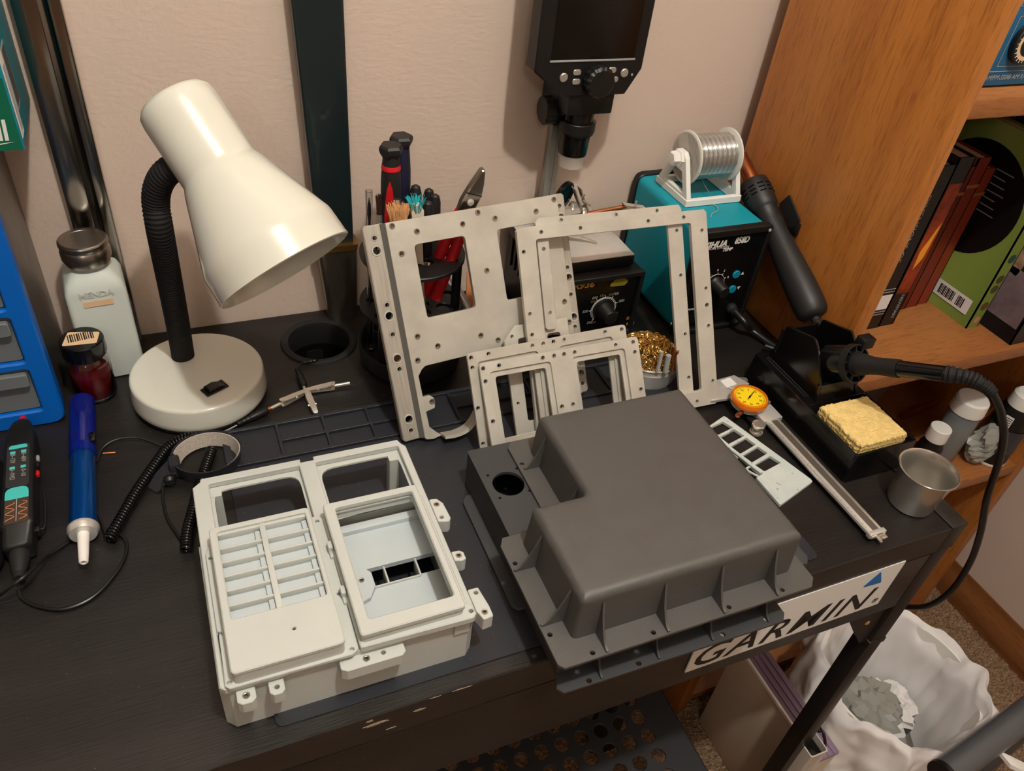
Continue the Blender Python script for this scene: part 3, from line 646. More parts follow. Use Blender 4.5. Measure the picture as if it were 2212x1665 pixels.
# ------------------------------------------------------------------ desk lamp
LB = (-.6605, .3815)
lp = thing('desk_lamp', 'cream enamel desk lamp with black gooseneck and round base', 'lamp', (LB[0], LB[1], .0004))
r0 = .0625
part('base', G().lathe([(0, .004), (r0*.98, .004), (r0, .006), (r0+.001, .008), (r0+.0008, .012), (r0-.0006, .0272), (r0-.0009, .0286), (r0-.0018, .0298), (r0-.0032, .0304), (r0-.0050, .0305), (.03, .0308), (0, .031)], 72), M['cream'], lp)
part('base_foot', G().lathe([(0, 0), (r0-.003, 0), (r0-.001, .002), (r0-.001, .0045), (0, .0045)], 64), M['blackmatte'], lp)
nb = zpl(395, 768, .031)
def vert_z(px_y):                      # height of the straight neck at image row px_y
    lo, hi = 0., .4
    for _ in range(40):
        mid = (lo+hi)/2; q = MW.T @ (np.array([nb.x, nb.y, mid]) - CAM); yy = CY + FPX*q[1]/q[2]
        lo, hi = (mid, hi) if yy > px_y else (lo, mid)
    return lo
zt = vert_z(470)
d0 = depth(nb)
path = [nb + Vector((0, 0, -.003)), dpl(384, 700, d0-.036), dpl(366, 605, d0-.086), dpl(346, 500, d0-.138)]
dt = d0 - .155
for u, v, dd in ((337, 440, .002), (342, 402, -.010), (362, 372, -.020), (400, 353, -.026), (440, 345, -.028)): path.append(dpl(u, v, dt + dd))
cpts = catmull(path, 40)
L0 = Vector((-LB[0], -LB[1], 0))
L_ = [0]
for a, c in zip(cpts, cpts[1:]): L_.append(L_[-1] + (c-a).length)
ns = int(L_[-1]/.00085); dense = []; j = 0
for i in range(ns+1):
    s = L_[-1]*i/ns
    while j < len(L_)-2 and L_[j+1] < s: j += 1
    k = (s-L_[j])/max(1e-9, L_[j+1]-L_[j]); dense.append(cpts[j].lerp(cpts[j+1], k) + L0)
NN = len(dense)
part('gooseneck', G().tube(dense, .0093, 18, rfun=lambda t: .0104 + .0005*math.sin(t*(NN-1)*2*math.pi/4.)), M['blackmatte'], lp, ang=80)
# shade: cap, neck, flare
dc = dt - .034; ks = dc/.680
top_, rim_ = dpl(372, 212, dc), dpl(603, 578, dc)
ax = (rim_ - top_); Ls = ax.length; im = np.array([229., 367.]); im /= np.linalg.norm(im)
axd = cdir(im[0]*.985, im[1]*.985, .15)
prof = [(0, 0), (.026, .0005), (.031, .002), (.0338, .006), (.0345, .012), (.0345, .018), (.0348, .395*Ls), (.0349, .41*Ls), (.0356, .425*Ls), (.0368, .435*Ls), (.0388, .46*Ls), (.0590, .775*Ls), (.0612, .81*Ls), (.0622, .825*Ls), (.0630, .84*Ls), (.0634, .86*Ls), (.0642, .98*Ls), (.0648, Ls), (.0632, 1.004*Ls), (.0622, .99*Ls), (.0612, .90*Ls), (.058, .82*Ls), (.043, .58*Ls), (.032, .42*Ls), (.030, .10*Ls), (0, .08*Ls)]
prof = [(a*ks, c) for a, c in prof]
Ms, _ = frame_to(top_ + L0, top_ + L0 + axd)
part('shade', G().lathe(prof, 72, Ms), M['cream'], lp, ang=50)
bq = top_ + L0 + axd*(.55*Ls)
part('bulb', G().lathe([(0, 0), (.012, 0), (.013, .02), (.020, .036), (.024, .050), (.020, .064), (.009, .072), (0, .073)], 28, frame_to(top_ + L0 + axd*(.22*Ls), top_+L0+axd*Ls)[0]), pm('frosted_bulb', (225, 222, 214), .5), lp)
sw = zpl(464, 840, .031) + L0
sd = (zpl(490, 828, .031) - zpl(441, 852, .031)); sa = math.atan2(sd.y, sd.x)
sm = TOP(sw.x, sw.y, .0308, sa)
o = part('rocker_switch', G().plate([rrect(-.0115, -.0062, .0115, .0062, .0008)], .0018, .0003, sm), M['black'], lp)
part('rocker', G().poly([(-.0085, -.0045, .0015), (.0085, -.0045, .0015), (.0085, .0045, .0015), (-.0085, .0045, .0015), (-.0085, -.0045, .0045), (0.0, -.0045, .0055), (.0085, -.0045, .0022), (-.0085, .0045, .0045), (0.0, .0045, .0055), (.0085, .0045, .0022)],
     [(0, 1, 6, 5, 4), (3, 7, 8, 9, 2), (0, 4, 7, 3), (1, 2, 9, 6), (4, 5, 8, 7), (5, 6, 9, 8), (0, 3, 2, 1)]).add(text_mesh('.', .0001)), M['blackgloss'], o, mat=sm)
part('switch_mark', G().plate([circ(.0045, 0, .0019, 16), circ(.0045, 0, .0014, 16)], .0002, 0, sm @ Matrix.Translation((0, 0, .0044)) @ Matrix.Rotation(R(21), 4, 'Y')), M['whiteprint'], o)
# ------------------------------------------------------------------ parts cabinet, box on it
cb = thing('parts_cabinet', 'blue small-parts drawer cabinet with clear drawers and grey steel sides', 'cabinet', (-.90, .3735, 0))
OC = (.90, -.3735, 0)
XC0, XC1, YC, HC = -1.02, -.7805, .3735, .256
part('steel_shell', G().plate([rrect(XC0+.003, .004, XC1-.003, HC, .002), rrect(XC0+.005, .006, XC1-.005, HC-.002, .002)], .499-YC-.010, 0, axes((0, .499, 0), (1, 0, 0), (0, 0, 1))), pm('grey_cabinet_steel', (128, 124, 118), .34, .85, rvar=.08, vs=8.), cb, OC)
part('back_panel', G().box(XC0+.006, .492, .006, XC1-.006, .497, HC-.002), M['darkhole'], cb, OC)
dzs = [(.018, .0655), (.0735, .121), (.129, .1765), (.184, .232)]
dxs = [(XC0+.014, -.905), (-.897, XC1-.0165)]
ho = [rrect(a, c, b_, d, .003) for a, b_ in dxs for c, d in dzs]
part('front_frame', G().plate([rrect(XC0, .0004, XC1, HC+.002, .013)] + ho, .016, .0016, axes((0, YC+.016, 0), (1, 0, 0), (0, 0, 1))), M['blue'], cb, OC)
for a, b_ in dxs:
    for c, d in dzs:
        dr = part('drawer', G().plate([rrect(a+.001, c+.001, b_-.001, d-.001, .0025)], .002, .0005, axes((0, YC+.006, 0), (1, 0, 0), (0, 0, 1))).box(a+.002, YC+.006, c+.0015, b_-.002, YC+.10, c+.0035), M['clearp'], cb, OC)
        part('drawer_lip', G().plate([rrect(a+.002, d-.017, b_-.002, d-.003, .003)], .006, .001, axes((0, YC+.0035, 0), (1, 0, 0), (0, 0, 1))), M['clearp'], dr)
        part('drawer_contents', G().box(a+.006, YC+.02, c+.004, b_-.006, YC+.09, c+.020, .004), pm('drawer_contents', (74, 72, 66), .8, var=.4, vs=60.), dr)
q = zpl(55, 324, HC+.0005)
GX, GY = q.x, q.y
bxo = thing('carton', 'teal and green printed carton standing on the parts cabinet', 'carton', (GX-.06, GY+.03, HC))
OX = (-(GX-.06), -(GY+.03), -HC)
yb_ = .497
part('box_body', G().box(GX-.14, GY, HC+.0005, GX, yb_, HC+.20, .0008), M['cardt'], bxo, OX)
part('front_print', G().plate([[(GX-.139, HC+.001), (GX-.0012, HC+.001), (GX-.0012, HC+.055), (GX-.139, HC+.075)]], .0004, 0, axes((0, GY, 0), (1, 0, 0), (0, 0, 1))), M['cardg'], bxo, OX)
text('ell', .022, M['whiteprint'], bxo, axes((GX-.008+OX[0], GY-.0004+OX[1], HC+.016+OX[2]), (1, 0, 0), (0, 0, 1)), bold=.0006, align='RIGHT', sx=.8, shear=.1)
part('swoosh', G().plate([[(GX-.06, HC+.004), (GX-.03, HC+.0035), (GX-.006, HC+.0075), (GX-.03, HC+.0055)]], .0003, 0, axes((0, GY-.0005, 0), (1, 0, 0), (0, 0, 1))), M['whiteprint'], bxo, OX)
RF = lambda y, z: axes((GX+OX[0], y+OX[1], z+OX[2]), (0, 1, 0), (0, 0, 1))
part('white_label', G().plate([rect(.004, .008, .020, .070)], .0003, 0), M['whiteprint'], bxo, mat=RF(GY, HC))
part('label_print', G().plate([rect(.008 + .0012*i, .012, .0086+.0012*i, .060) for i in range(8)], .0001, 0), M['printgrey'], bxo, mat=RF(GY, HC) @ Matrix.Translation((0, 0, .0003)))
part('barcode', G().plate([rect(.024, .022, .045, .068)] , .0002, 0), M['printgrey'], bxo, mat=RF(GY, HC))
part('barcode_bars', G().plate([rect(.026 + .0021*i, .024, .0268 + .0021*i + .0005*(i % 3 == 0), .066) for i in range(9)], .0001, 0), M['blackprint'], bxo, mat=RF(GY, HC) @ Matrix.Translation((0, 0, .0002)))
# ------------------------------------------------------------------ steel upright and dark tapered bar against the wall
su = thing('steel_upright', 'tall mirror-bright steel rail standing upright against the wall', 'steel rail', (-.727, .49, 0))
OS = (.727, -.49, 0)
part('broad_flange', G().box(-.7455, .488, .0003, -.7265, .492, .92, .0008), M['steel'], su, OS)
part('groove_face', G().poly([(-.7265, .4885, .0003), (-.7195, .4925, .0003), (-.7195, .4945, .0003), (-.7265, .4925, .0003), (-.7265, .4885, .92), (-.7195, .4925, .92), (-.7195, .4945, .92), (-.7265, .4925, .92)], [(0, 1, 5, 4), (1, 2, 6, 5), (2, 3, 7, 6), (3, 0, 4, 7), (4, 5, 6, 7), (0, 3, 2, 1)]), M['steel'], su, OS)
part('narrow_flange', G().box(-.7190, .487, .0003, -.7095, .4915, .92, .0006), M['steel'], su, OS)
part('side_web', G().box(-.7110, .4915, .0003, -.7095, .4985, .92), M['steel'], su, OS)
part('bracket_foot', G().box(-.722, .4855, .0003, -.712, .4870, .012, .0004), M['blackmetal'], su, OS)
tb = thing('tapered_bar', 'tall black-green tapered bar with a brass-lipped steel sleeve, leaning on the wall', 'bar', (-.497, .482, 0))
OTb = (.497, -.482, 0)
dg = pm('black_green_lacquer', (22, 34, 36), .35, coat=.3)
def slab(z0, z1, a0, b0, a1, b1, y0, y1, bev=.003):
    r_ = []
    for z, a, c in ((z0, a0, b0), (z1, a1, b1)):
        r_.append([(p[0], p[1], z) for p in rrect(a, y0, c, y1, bev, 3)])
    return G().loft(r_)
part('blade', slab(.085, .95, -.5185, -.4805, -.5575, -.4910, .478, .4925), dg, tb, OTb)
part('steel_sleeve', slab(.0003, .092, -.512, -.4795, -.5215, -.4775, .472, .497, .006), pm('worn_dark_steel', (128, 118, 104), .3, .9, var=.35, vs=9., stretch=(4, 4, .6)), tb, OTb)
part('brass_lip', slab(.0895, .0965, -.5225, -.4768, -.523, -.4765, .4712, .4975, .006), pm('aged_brass', (156, 118, 62), .35, .9), tb, OTb)
# ------------------------------------------------------------------ bottles left of the lamp
bb = thing('dispenser_bottle', 'square milky plastic dispenser bottle with steel flip cap and paper label', 'bottle', (-.7365, .4545, 0), rot=(0, 0, R(4)))
W2 = .0265
rg = []
for z, w_, r_ in ((0, W2-.002, .005), (.002, W2, .006), (.100, W2-.0005, .006), (.108, W2-.003, .008), (.114, W2-.008, .009), (.117, W2-.0105, .011)):
    rg.append([(x, y, z) for x, y in rrect(-w_, -w_, w_, w_, r_, 5)])
part('body', G().loft(rg), M['milky'], bb)
part('neck', G().lathe([(.0155, .115), (.0155, .122)], 32), M['milky'], bb)
part('steel_cap', G().lathe([(0, .1215), (.0165, .1205), (.0195, .122), (.0215, .127), (.0215, .134), (.0200, .1375), (.0195, .138), (.0208, .1385), (.0215, .1405), (.0213, .1432), (.0207, .1442), (.0198, .1446), (.0185, .1447), (.0150, .1447), (.0148, .1445), (0, .1445)], 44), pm('dark_chrome', (150, 144, 136), .3, 1.), bb, ang=25)
part('paper_label', G().plate([rect(-.0125, .0875, .013, .0935)], .0003, 0, FRONT(0, -W2-.0001, 0)), M['tan'], bb)
part('side_label', G().plate([rect(-.016, .045, .016, .078)], .0003, 0, LEFT(-W2-.0001, 0, 0)), M['whiteprint'], bb)
part('lettering', text_mesh('MENDA', .0085, ext=.0003, bold=.0002), M['milky'], bb, mat=FRONT(0, -W2, .100))
jr = thing('flux_jar', 'small glass jar of dark red liquid with black screw cap', 'jar', (-.7545, .4085, 0))
part('glass', G().lathe([(0, .0005), (.0165, .0005), (.0185, .0025), (.0190, .006), (.0190, .040), (.0180, .045), (.0145, .0485), (.0145, .054), (.0135, .054), (.0135, .0485), (.0170, .044), (.0178, .040), (.0178, .006), (.016, .003), (0, .003)], 40), M['glass'], jr)
part('liquid', G().lathe([(0, .0032), (.0158, .0033), (.0176, .0062), (.0176, .031), (0, .031)], 40), M['redliq'], jr)
part('cap', G().lathe([(0, .0505), (.0185, .0505), (.0192, .052), (.0190, .066), (.0180, .0672), (0, .0674)], 44, wob=lambda i: 1 + .004*(i % 2)), M['blackgloss'], jr)
part('cap_label', G().plate([rpoly([(-.016, -.009), (.013, -.011), (.016, .006), (-.011, .012)], .002)], .0003, 0, Matrix.Translation((0, 0, .0674))), M['tan'], jr)
part('barcode', G().plate([rect(-.011+.0019*i, -.004, -.0101+.0019*i+.0005*(i % 3 == 1), .008) for i in range(12)], .0002, 0, TOP(0, 0, .0677, R(8))), M['blackprint'], jr)
# ------------------------------------------------------------------ pen meter, solder sucker
q0, q1 = zpl(50, 893, .013), zpl(41, 1225, .013)
dirp = (q1 - q0); Lp_ = Vector((dirp.x, dirp.y, 0)).length; ap = math.atan2(dirp.y, dirp.x)
pn = thing('pen_meter', 'black pen-style meter with red probe tip and teal printed labels', 'meter', (q0.x, q0.y, 0), rot=(0, 0, ap))
def ring_x(x, w_, h0, h1, r_=.004): return [(x, a, c) for a, c in rrect(-w_, h0, w_, h1, r_, 3)]
part('body', G().loft([ring_x(.012, .004, .008, .017, .003), ring_x(.018, .0075, .004, .020), ring_x(.030, .0105, .002, .0225), ring_x(.045, .0118, .001, .0235), ring_x(.135, .0118, .0005, .0235), ring_x(.140, .0124, .0005, .0238), ring_x(.146, .0124, .0005, .0238), ring_x(.148, .0108, .002, .022), ring_x(.166, .0102, .002, .0215), ring_x(.168, .0085, .004, .0195)]), M['black'], pn, ang=45)
part('probe_tip', G().lathe([(0, 0), (.0012, 0), (.0022, .002), (.0036, .013), (0, .013)], 16, frame_to((-.001, 0, .0128), (1, 0, .0128))[0]), M['red'], pn)
part('strain_relief', G().lathe([(0, 0), (.0072, 0), (.0070, .008), (.0064, .009), (.0064, .012), (.0058, .013), (.0056, .016), (.0050, .017), (.0048, .020), (.0040, .021), (.0038, .026), (0, .026)], 18, frame_to((.167, 0, .0115), (1, 0, .0115))[0]), M['blackmatte'], pn)
topz = .0237
PT = lambda x, y=0: axes((x, y, topz), (0, 1, 0), (-1, 0, 0))       # print reads with the pen's tip upward
part('range_label', G().plate([rrect(-.0085, -.026, .0085, .026, .003)], .0002, 0), pm('dark_label', (46, 44, 42), .5), pn, mat=PT(.080))
part('label_band', G().plate([rpoly([(-.0078, .0205), (.0078, .0205), (.006, .0252), (-.006, .0252)], .002)], .0001, 0), M['tealp'], pn, mat=PT(.080) @ Matrix.Translation((0, 0, .0003)))
for i, (a, c, s_) in enumerate(((-.004, .016, '0~12V'), (.0042, .016, '0~60V'), (-.004, -.003, '0~1MΩ'), (.0042, -.003, '0~10'))):
    part('label_key', G().plate([rrect(a-.002, c-.0016, a+.002, c+.0016, .0005)], .0001, 0), M['tealp'], pn, mat=PT(.080) @ Matrix.Translation((0, 0, .0003)))
    text(s_, .0052, M['printgrey'], pn, PT(.080) @ Matrix.Translation((a, c-.0075, .0003)) @ Matrix.Rotation(R(-90), 4, 'Z'), sx=.8)
part('scope_label', G().plate([rpoly([(-.0085, -.020), (.0085, -.020), (.0085, .020), (-.0085, .020)], [.003, .003, .007, .007])], .0002, 0), pm('amber_black_label', (70, 56, 44), .4), pn, mat=PT(.1265))
part('label_band', G().plate([rpoly([(-.0085, .0065), (.0085, .0065), (.0085, .020), (-.0085, .020)], [0, 0, .007, .007])], .0001, 0), M['tealp'], pn, mat=PT(.1265) @ Matrix.Translation((0, 0, .0003)))
wv = [(x*.00035-.0058, -.0065 + .0045*math.sin(x*.45), .0004) for x in range(34)]
wv2 = [(.0045 + .0030*math.sin(x*.5), .003 - x*.0006, .0004) for x in range(34)]; wv3 = [(-.0045 + .0030*math.sin(x*.5+1), .003 - x*.0006, .0004) for x in range(34)]
for wq in (wv2, wv3): part('trace', G().tube(wq, .00025, 5), M['orange'], pn, mat=PT(.1265))
part('axis_line', G().tube([(0, .006, .0004), (0, -.018, .0004)], .0002, 5), M['whiteprint'], pn, mat=PT(.1265))
for x, m_ in ((.066, 'printgrey'), (.074, 'black'), (.085, 'red')): part('side_button', G().cbox((x, .0125, .014), (.006, .003, .004), .001), M[m_], pn)
part('clip', G().tube([(.148, .013, .012), (.148, .0165, .012), (.144, .0175, .012), (.118, .0175, .012), (.105, .0165, .012)], .0011, 8), M['black'], pn)
part('clip_post', G().cbox((.149, .012, .012), (.006, .005, .007), .001), M['black'], pn)
# second probe body lying at the picture edge
q = zpl(-6, 1110, .010)
sp = thing('test_probe', 'black ribbed test probe lying beside the pen meter at the desk end', 'probe', (q.x-.003, q.y, 0), rot=(0, 0, R(-88)))
part('handle', G().lathe([(0, -.06), (.006, -.06), (.009, -.05), (.0095, -.012), (.0098, -.010), (.0088, -.008), (.0098, -.006), (.0088, -.004), (.0098, -.002), (.0088, 0), (.0098, .002), (.0085, .006), (.0085, .05), (.005, .06), (0, .06)], 20, frame_to((0, 0, .0100), (1, 0, .0100))[0]), M['black'], sp)
q0, q1 = zpl(178, 868, .012), zpl(182, 1210, .010)
dv = q1 - q0; ls = math.atan2(dv.y, dv.x)
LL = Vector((dv.x, dv.y)).length
sk = thing('desoldering_pump', 'blue aluminium desoldering pump with white nozzle', 'solder pump', (q0.x, q0.y, 0), rot=(0, 0, ls))
FX = lambda x, z=.0122: frame_to((x, 0, z), (1e3, 0, z))[0]
tb0 = LL*.335; tb1 = LL*.83
part('barrel', G().lathe([(0, 0), (.0098, 0), (.0102, .001), (.0102, tb1-tb0), (0, tb1-tb0)], 36, FX(tb0)), M['bluetube'], sk)
part('guard', G().lathe([(.0112, 0), (.0112, tb0+.012), (.0104, tb0+.012), (.0104, 0)], 30, FX(0)), M['cleartb'], sk)
part('plunger_rod', G().lathe([(0, 0), (.0026, 0), (.0026, tb0), (0, tb0)], 16, FX(.006)), M['chrome'], sk)
part('plunger_knob', G().lathe([(0, 0), (.0085, 0), (.0092, .002), (.0085, .006), (.0092, .008), (.0070, .015), (.003, .017), (0, .017)], 24, FX(-.001)), M['blackmatte'], sk)
part('trigger', G().cbox((tb0-.004, .0085, .0175), (.012, .007, .007), .0015), M['blackgloss'], sk)
part('end_collar', G().lathe([(0, 0), (.0112, 0), (.0118, .001), (.0118, .0035), (.010, .0075), (0, .0078)], 60, FX(tb1), wob=lambda i: 1 + .012*(i % 2)), M['steelsat'], sk)
part('nozzle', G().lathe([(0, 0), (.0046, 0), (.0044, .006), (.0038, LL-tb1-.010), (.0034, LL-tb1-.004), (.0024, LL-tb1-.003), (.0018, LL-tb1-.003), (.0016, LL-tb1-.010)], 24, FX(tb1+.0072)), M['white'], sk)
# ------------------------------------------------------------------ cords, wrist strap, clip leads
def cord(name, label, pts, r, m='wire', k=8, cat='cable', n=8):
    P = catmull(pts, k); o0 = P[0].copy(); o0.z = 0
    return single(name, G().tube([p - o0 for p in P], r, n), M[m], label, cat, loc=o0)
Zp = lambda *a: [zpl(u, v, z) for u, v, z in a]
cord('probe_cable', 'thin black cable looping from the pen meter round the solder pump', Zp((40, 1272, .004), (48, 1292, .002), (85, 1310, .002), (140, 1315, .002), (200, 1290, .002), (248, 1240, .002), (272, 1195, .002), (270, 1165, .002), (250, 1148, .0025), (232, 1143, .002)), .0015)
cord('pen_lead', 'straight black lead crossing the desk beneath the pen meter end', Zp((-20, 1300, .0015), (30, 1262, .0225), (70, 1230, .0225), (105, 1200, .006), (145, 1172, .0018), (160, 1162, .0018)), .0015)
cord('strap_wire', 'thin wire arching from the coiled cord towards the solder pump', Zp((208, 998, .0015), (222, 968, .004), (250, 950, .006), (290, 945, .006), (325, 953, .004), (352, 963, .0015)), .0011)
cord('strap_lead', 'thin black lead between the wrist strap and the coiled cord end', Zp((352, 1040, .004), (352, 1080, .0015), (362, 1120, .0015), (382, 1152, .002), (396, 1172, .004)), .0013)
cord('strap_wire', 'thin wire rising from the lower end of the long coiled cord', Zp((205, 1098, .0015), (216, 1120, .0015), (226, 1150, .003), (236, 1168, .004)), .0011)
def coil(name, label, pts, rad, wr, pitch):
    P = catmull(pts, 30); L_ = [0]
    for a, c in zip(P, P[1:]): L_.append(L_[-1] + (c-a).length)
    n = int(L_[-1]/pitch*9); out_ = []; j = 0; up = None
    for i in range(n+1):
        s = L_[-1]*i/n
        while j < len(L_)-2 and L_[j+1] < s: j += 1
        t = (P[j+1]-P[j]).normalized(); k = (s-L_[j])/max(1e-9, L_[j+1]-L_[j]); c = P[j].lerp(P[j+1], k)
        up = (Vector((0, 0, 1)) - t*t.z).normalized(); sd = t.cross(up); a = 2*math.pi*i/9
        out_.append(c + (up*math.sin(a) + sd*math.cos(a))*rad)
    o0 = Vector((P[0].x, P[0].y, 0))
    return single(name, G().tube([p - o0 for p in out_], wr, 6), M['blackgloss'], label, 'coiled cord', loc=o0, ang=60)
coil('coiled_cord', 'long black coiled cord running from the wrist strap towards the solder pump', Zp((236, 1166, .0058), (262, 1120, .0058), (300, 1055, .0058), (338, 1000, .0058), (362, 968, .0058), (390, 950, .0062), (425, 942, .0065)), .0042, .00125, .0030)
coil('coiled_cord', 'short end of black coiled cord lying against the light grey frame', Zp((402, 1188, .0055), (405, 1150, .0055), (418, 1100, .0055), (432, 1050, .0055), (446, 1005, .0055), (458, 968, .0055)), .0040, .00125, .0030)
wc = zpl(452, 1003, .0)
ws = thing('wrist_strap', 'black anti-static wrist strap with grey woven lining, curled in a loop', 'wrist strap', (wc.x, wc.y, 0))
def band(r_in, r_out, z0, z1, a0, a1, n=44, tilt=.25):
    rg = []
    for i in range(n+1):
        a = a0 + (a1-a0)*i/n
        e = 1.0; cx_, sx_ = math.cos(a), math.sin(a)
        rg.append([(cx_*r_in*1.12, sx_*r_in, z0), (cx_*r_out*1.12, sx_*r_out, z0), (cx_*(r_out+.003)*1.12, sx_*(r_out+.003), z1), (cx_*(r_in+.003)*1.12, sx_*(r_in+.003), z1)])
    return G().loft(rg)
part('band', band(.0228, .0242, .001, .0170, R(-175), R(172)), M['fabric'], ws)
part('lining', band(.0218, .0227, .002, .0160, R(-60), R(165)), M['weave'], ws)
bk = Matrix.Rotation(R(200), 4, 'Z')
part('buckle', G().cbox((-.0280, -.004, .0095), (.009, .014, .017), .002), M['fabric'], ws)
part('strap_tail', G().plate([rrect(-.013, -.008, .016, .008, .003)], .002, .0004, Matrix.Translation((-.040, -.010, .004)) @ Matrix.Rotation(R(35), 4, 'Z') @ Matrix.Rotation(R(-20), 4, 'Y')), M['fabric'], ws)
part('snap_lead', G().lathe([(0, 0), (.005, 0), (.0055, .003), (.004, .006), (0, .0065)], 16, frame_to((-.034, -.013, .006), (-.034, -.03, .004))[0]), M['black'], ws)
def clip_parts(t, L=.046):
    """alligator clip along +x from its hinge tail at x=0 (local)"""
    for s in (1, -1):
        rg = []
        for x, w_, h in ((0, .0028, .0022), (.010, .0032, .0026), (.018, .0030, .0024), (.030, .0022, .0016), (L*.8, .0012, .0009)):
            zc = .0052 + s*(.0008 + (.0022 if x < .01 else .0014*(1-x/L)))
            rg.append([(x, -w_, zc-h*.35), (x, w_, zc-h*.35), (x, w_, zc+h*.35), (x, -w_, zc+h*.35)])
        part('jaw', G().loft(rg), M['chrome'], t)
    part('pivot', G().cyl((.017, -.0042, .0052), (.017, .0042, .0052), .0015, n=12), M['chrome'], t)
    part('thumb_tab', G().lathe([(0, 0), (.0022, 0), (.0022, .001), (0, .0012)], 14, Matrix.Translation((.001, 0, .0088))), M['chrome'], t)
    part('barrel', G().cyl((-.016, 0, .0048), (.002, 0, .0048), .0019, n=14), M['chrome'], t)
def lead(label, tail, tip, plug=True, cable=None):
    a, c = zpl(*tail, .005), zpl(*tip, .003); d = c - a
    t = thing('clip_lead', label, 'clip lead', (a.x, a.y, 0), rot=(0, 0, math.atan2(d.y, d.x)))
    clip_parts(t, Vector((d.x, d.y)).length + .004)
    if plug:
        part('plug', G().lathe([(0, 0), (.0022, 0), (.0026, .004), (.0021, .005), (.0028, .008), (.0023, .009), (.0030, .012), (.0025, .013), (.0036, .016), (.0038, .030), (.0030, .033), (0, .033)], 16, frame_to((-.048, 0, .005), (0, 0, .005))[0]), M['black'], t)
        part('shank', G().cyl((-.016, 0, .005), (-.012, 0, .005), .0024, n=14), M['copper'], t)
    return t
lead('nickel alligator clip on a black plug lying beside the lamp base', (607, 871), (662, 848))
l2 = lead('nickel alligator clip on a black plug whose thin cable runs into the cable hole', (664, 852), (686, 903), plug=False)
a = zpl(664, 850, .006)
part('plug', G().lathe([(0, 0), (.0022, 0), (.0026, .004), (.0021, .005), (.0028, .008), (.0023, .009), (.0036, .012), (.0039, .026), (.0030, .029), (0, .029)], 16, Matrix.Rotation(-l2.rotation_euler.z, 4, 'Z') @ Matrix.Translation((-a.x, -a.y, 0)) @ frame_to(zpl(642, 797, .006), a)[0]), M['black'], l2)
lead('lone nickel alligator clip with a bare barrel near the cable hole', (722, 833), (668, 846), plug=False)
cord('clip_cable', 'thin black cable from the cable hole to the clip lead plug', Zp((690, 777, -.004), (684, 778, .0045), (672, 780, .0048), (655, 784, .004), (645, 793, .0055), (642, 799, .006)), .0011)
cord('clip_cable', 'thin pale cable leaving the clip lead plug towards the wrist strap', Zp((478, 935, .002), (495, 927, .003), (512, 918, .0045)), .0008, m='printgrey')
# ------------------------------------------------------------------ hot-air station
ya = thing('hot_air_station', 'teal hot-air rework station with black front panel and knob', 'rework station', (-.081, .42, 0))
OY = (.081, -.42, 0)
YX0, YX1, YY0, YY1, YH = -.128, -.034, .345, .494, .140
part('wrap', G().plate([rrect(YX0, .004, YX1, YH, .010, 6)], YY1-YY0-.012, .0004, axes((0, YY1-.008, 0), (1, 0, 0), (0, 0, 1))), M['teal'], ya, OY)
part('rear_bezel', G().plate([rrect(YX0-.002, .002, YX1+.002, YH+.0025, .012, 6)], .010, .001, axes((0, YY1, 0), (1, 0, 0), (0, 0, 1))), M['black'], ya, OY)
fp = YY0-.003
part('front_bezel', G().plate([rrect(YX0-.0015, .002, YX1+.0025, YH+.0015, .006, 5), rrect(YX0+.004, .008, YX1-.003, YH-.007, .003)], .010, .001, axes((0, YY0+.006, 0), (1, 0, 0), (0, 0, 1))), M['black'], ya, OY)
part('front_panel', G().box(YX0+.002, YY0+.0005, .006, YX1-.001, YY0+.004, YH-.004), pm('panel_film', (12, 12, 13), .25), ya, OY)
PY = YY0 + .0004
def yp(u, v, y=PY): p = ypl(u, v, y); return (p.x+OY[0], y+OY[1], p.z)
def ytext(s_, u, v, size, m='whiteprint', **k):
    p = yp(u, v); return text(s_, size, M[m], ya, axes(p, (1, 0, 0), (0, 0, 1)), **k)
ytext('YIHUA', 1545, 529, .0112, bold=.0004, shear=.25, sx=.95, align='CENTER')
ytext('858D', 1603, 519, .0112, bold=.0004, shear=.2, sx=.78)
ytext('SMD REWORK STATION', 1541, 537, .0046, sx=.85)
ytext('TEMP', 1571, 539, .0056, bold=.0002, shear=.2)
ytext('POWER', 1495, 668, .0036, shear=.2)
p = yp(1544, 612); KN = axes(p, (1, 0, 0), (0, 0, 1))
part('knob', G().lathe([(.0095, 0), (.0098, .002), (.0088, .004), (.0080, .005), (.0070, .020), (.0062, .021), (0, .021)], 28, KN, wob=lambda i: 1+.02*(i % 2)), M['black'], ya)
arc = [(math.cos(a)*.0125, math.sin(a)*.0125) for a in [R(-40 + 260*i/30) for i in range(31)]]
part('dial_arc', G().tube([(x, y, .0001) for x, y in arc], .0003, 5), M['whiteprint'], ya, mat=KN)
for i in range(9):
    a = R(-40 + 260*i/8)
    part('dial_tick', G().tube([(math.cos(a)*.0125, math.sin(a)*.0125, .0001), (math.cos(a)*.0148, math.sin(a)*.0148, .0001)], .0003, 5), M['whiteprint'], ya, mat=KN)
for s_, a in (('5', 62), ('6', 20), ('4', 95), ('3', 130)): text(s_, .0042, M['whiteprint'], ya, KN @ Matrix.Translation((math.cos(R(a))*.0180, math.sin(R(a))*.0180, 0)))
for u, v, tri in ((1590, 592, 1), (1581, 624, -1)):
    p = yp(u, v)
    part('button', G().lathe([(.0052, 0), (.0052, .0012), (.0046, .0018), (0, .002)], 24, axes(p, (1, 0, 0), (0, 0, 1))), M['tealb'], ya)
    part('arrow_print', G().plate([[(.0072, -.002*tri), (.0118, -.002*tri), (.0095, .0022*tri)]], .0001, 0), M['whiteprint'], ya, mat=axes(p, (1, 0, 0), (0, 0, 1)))
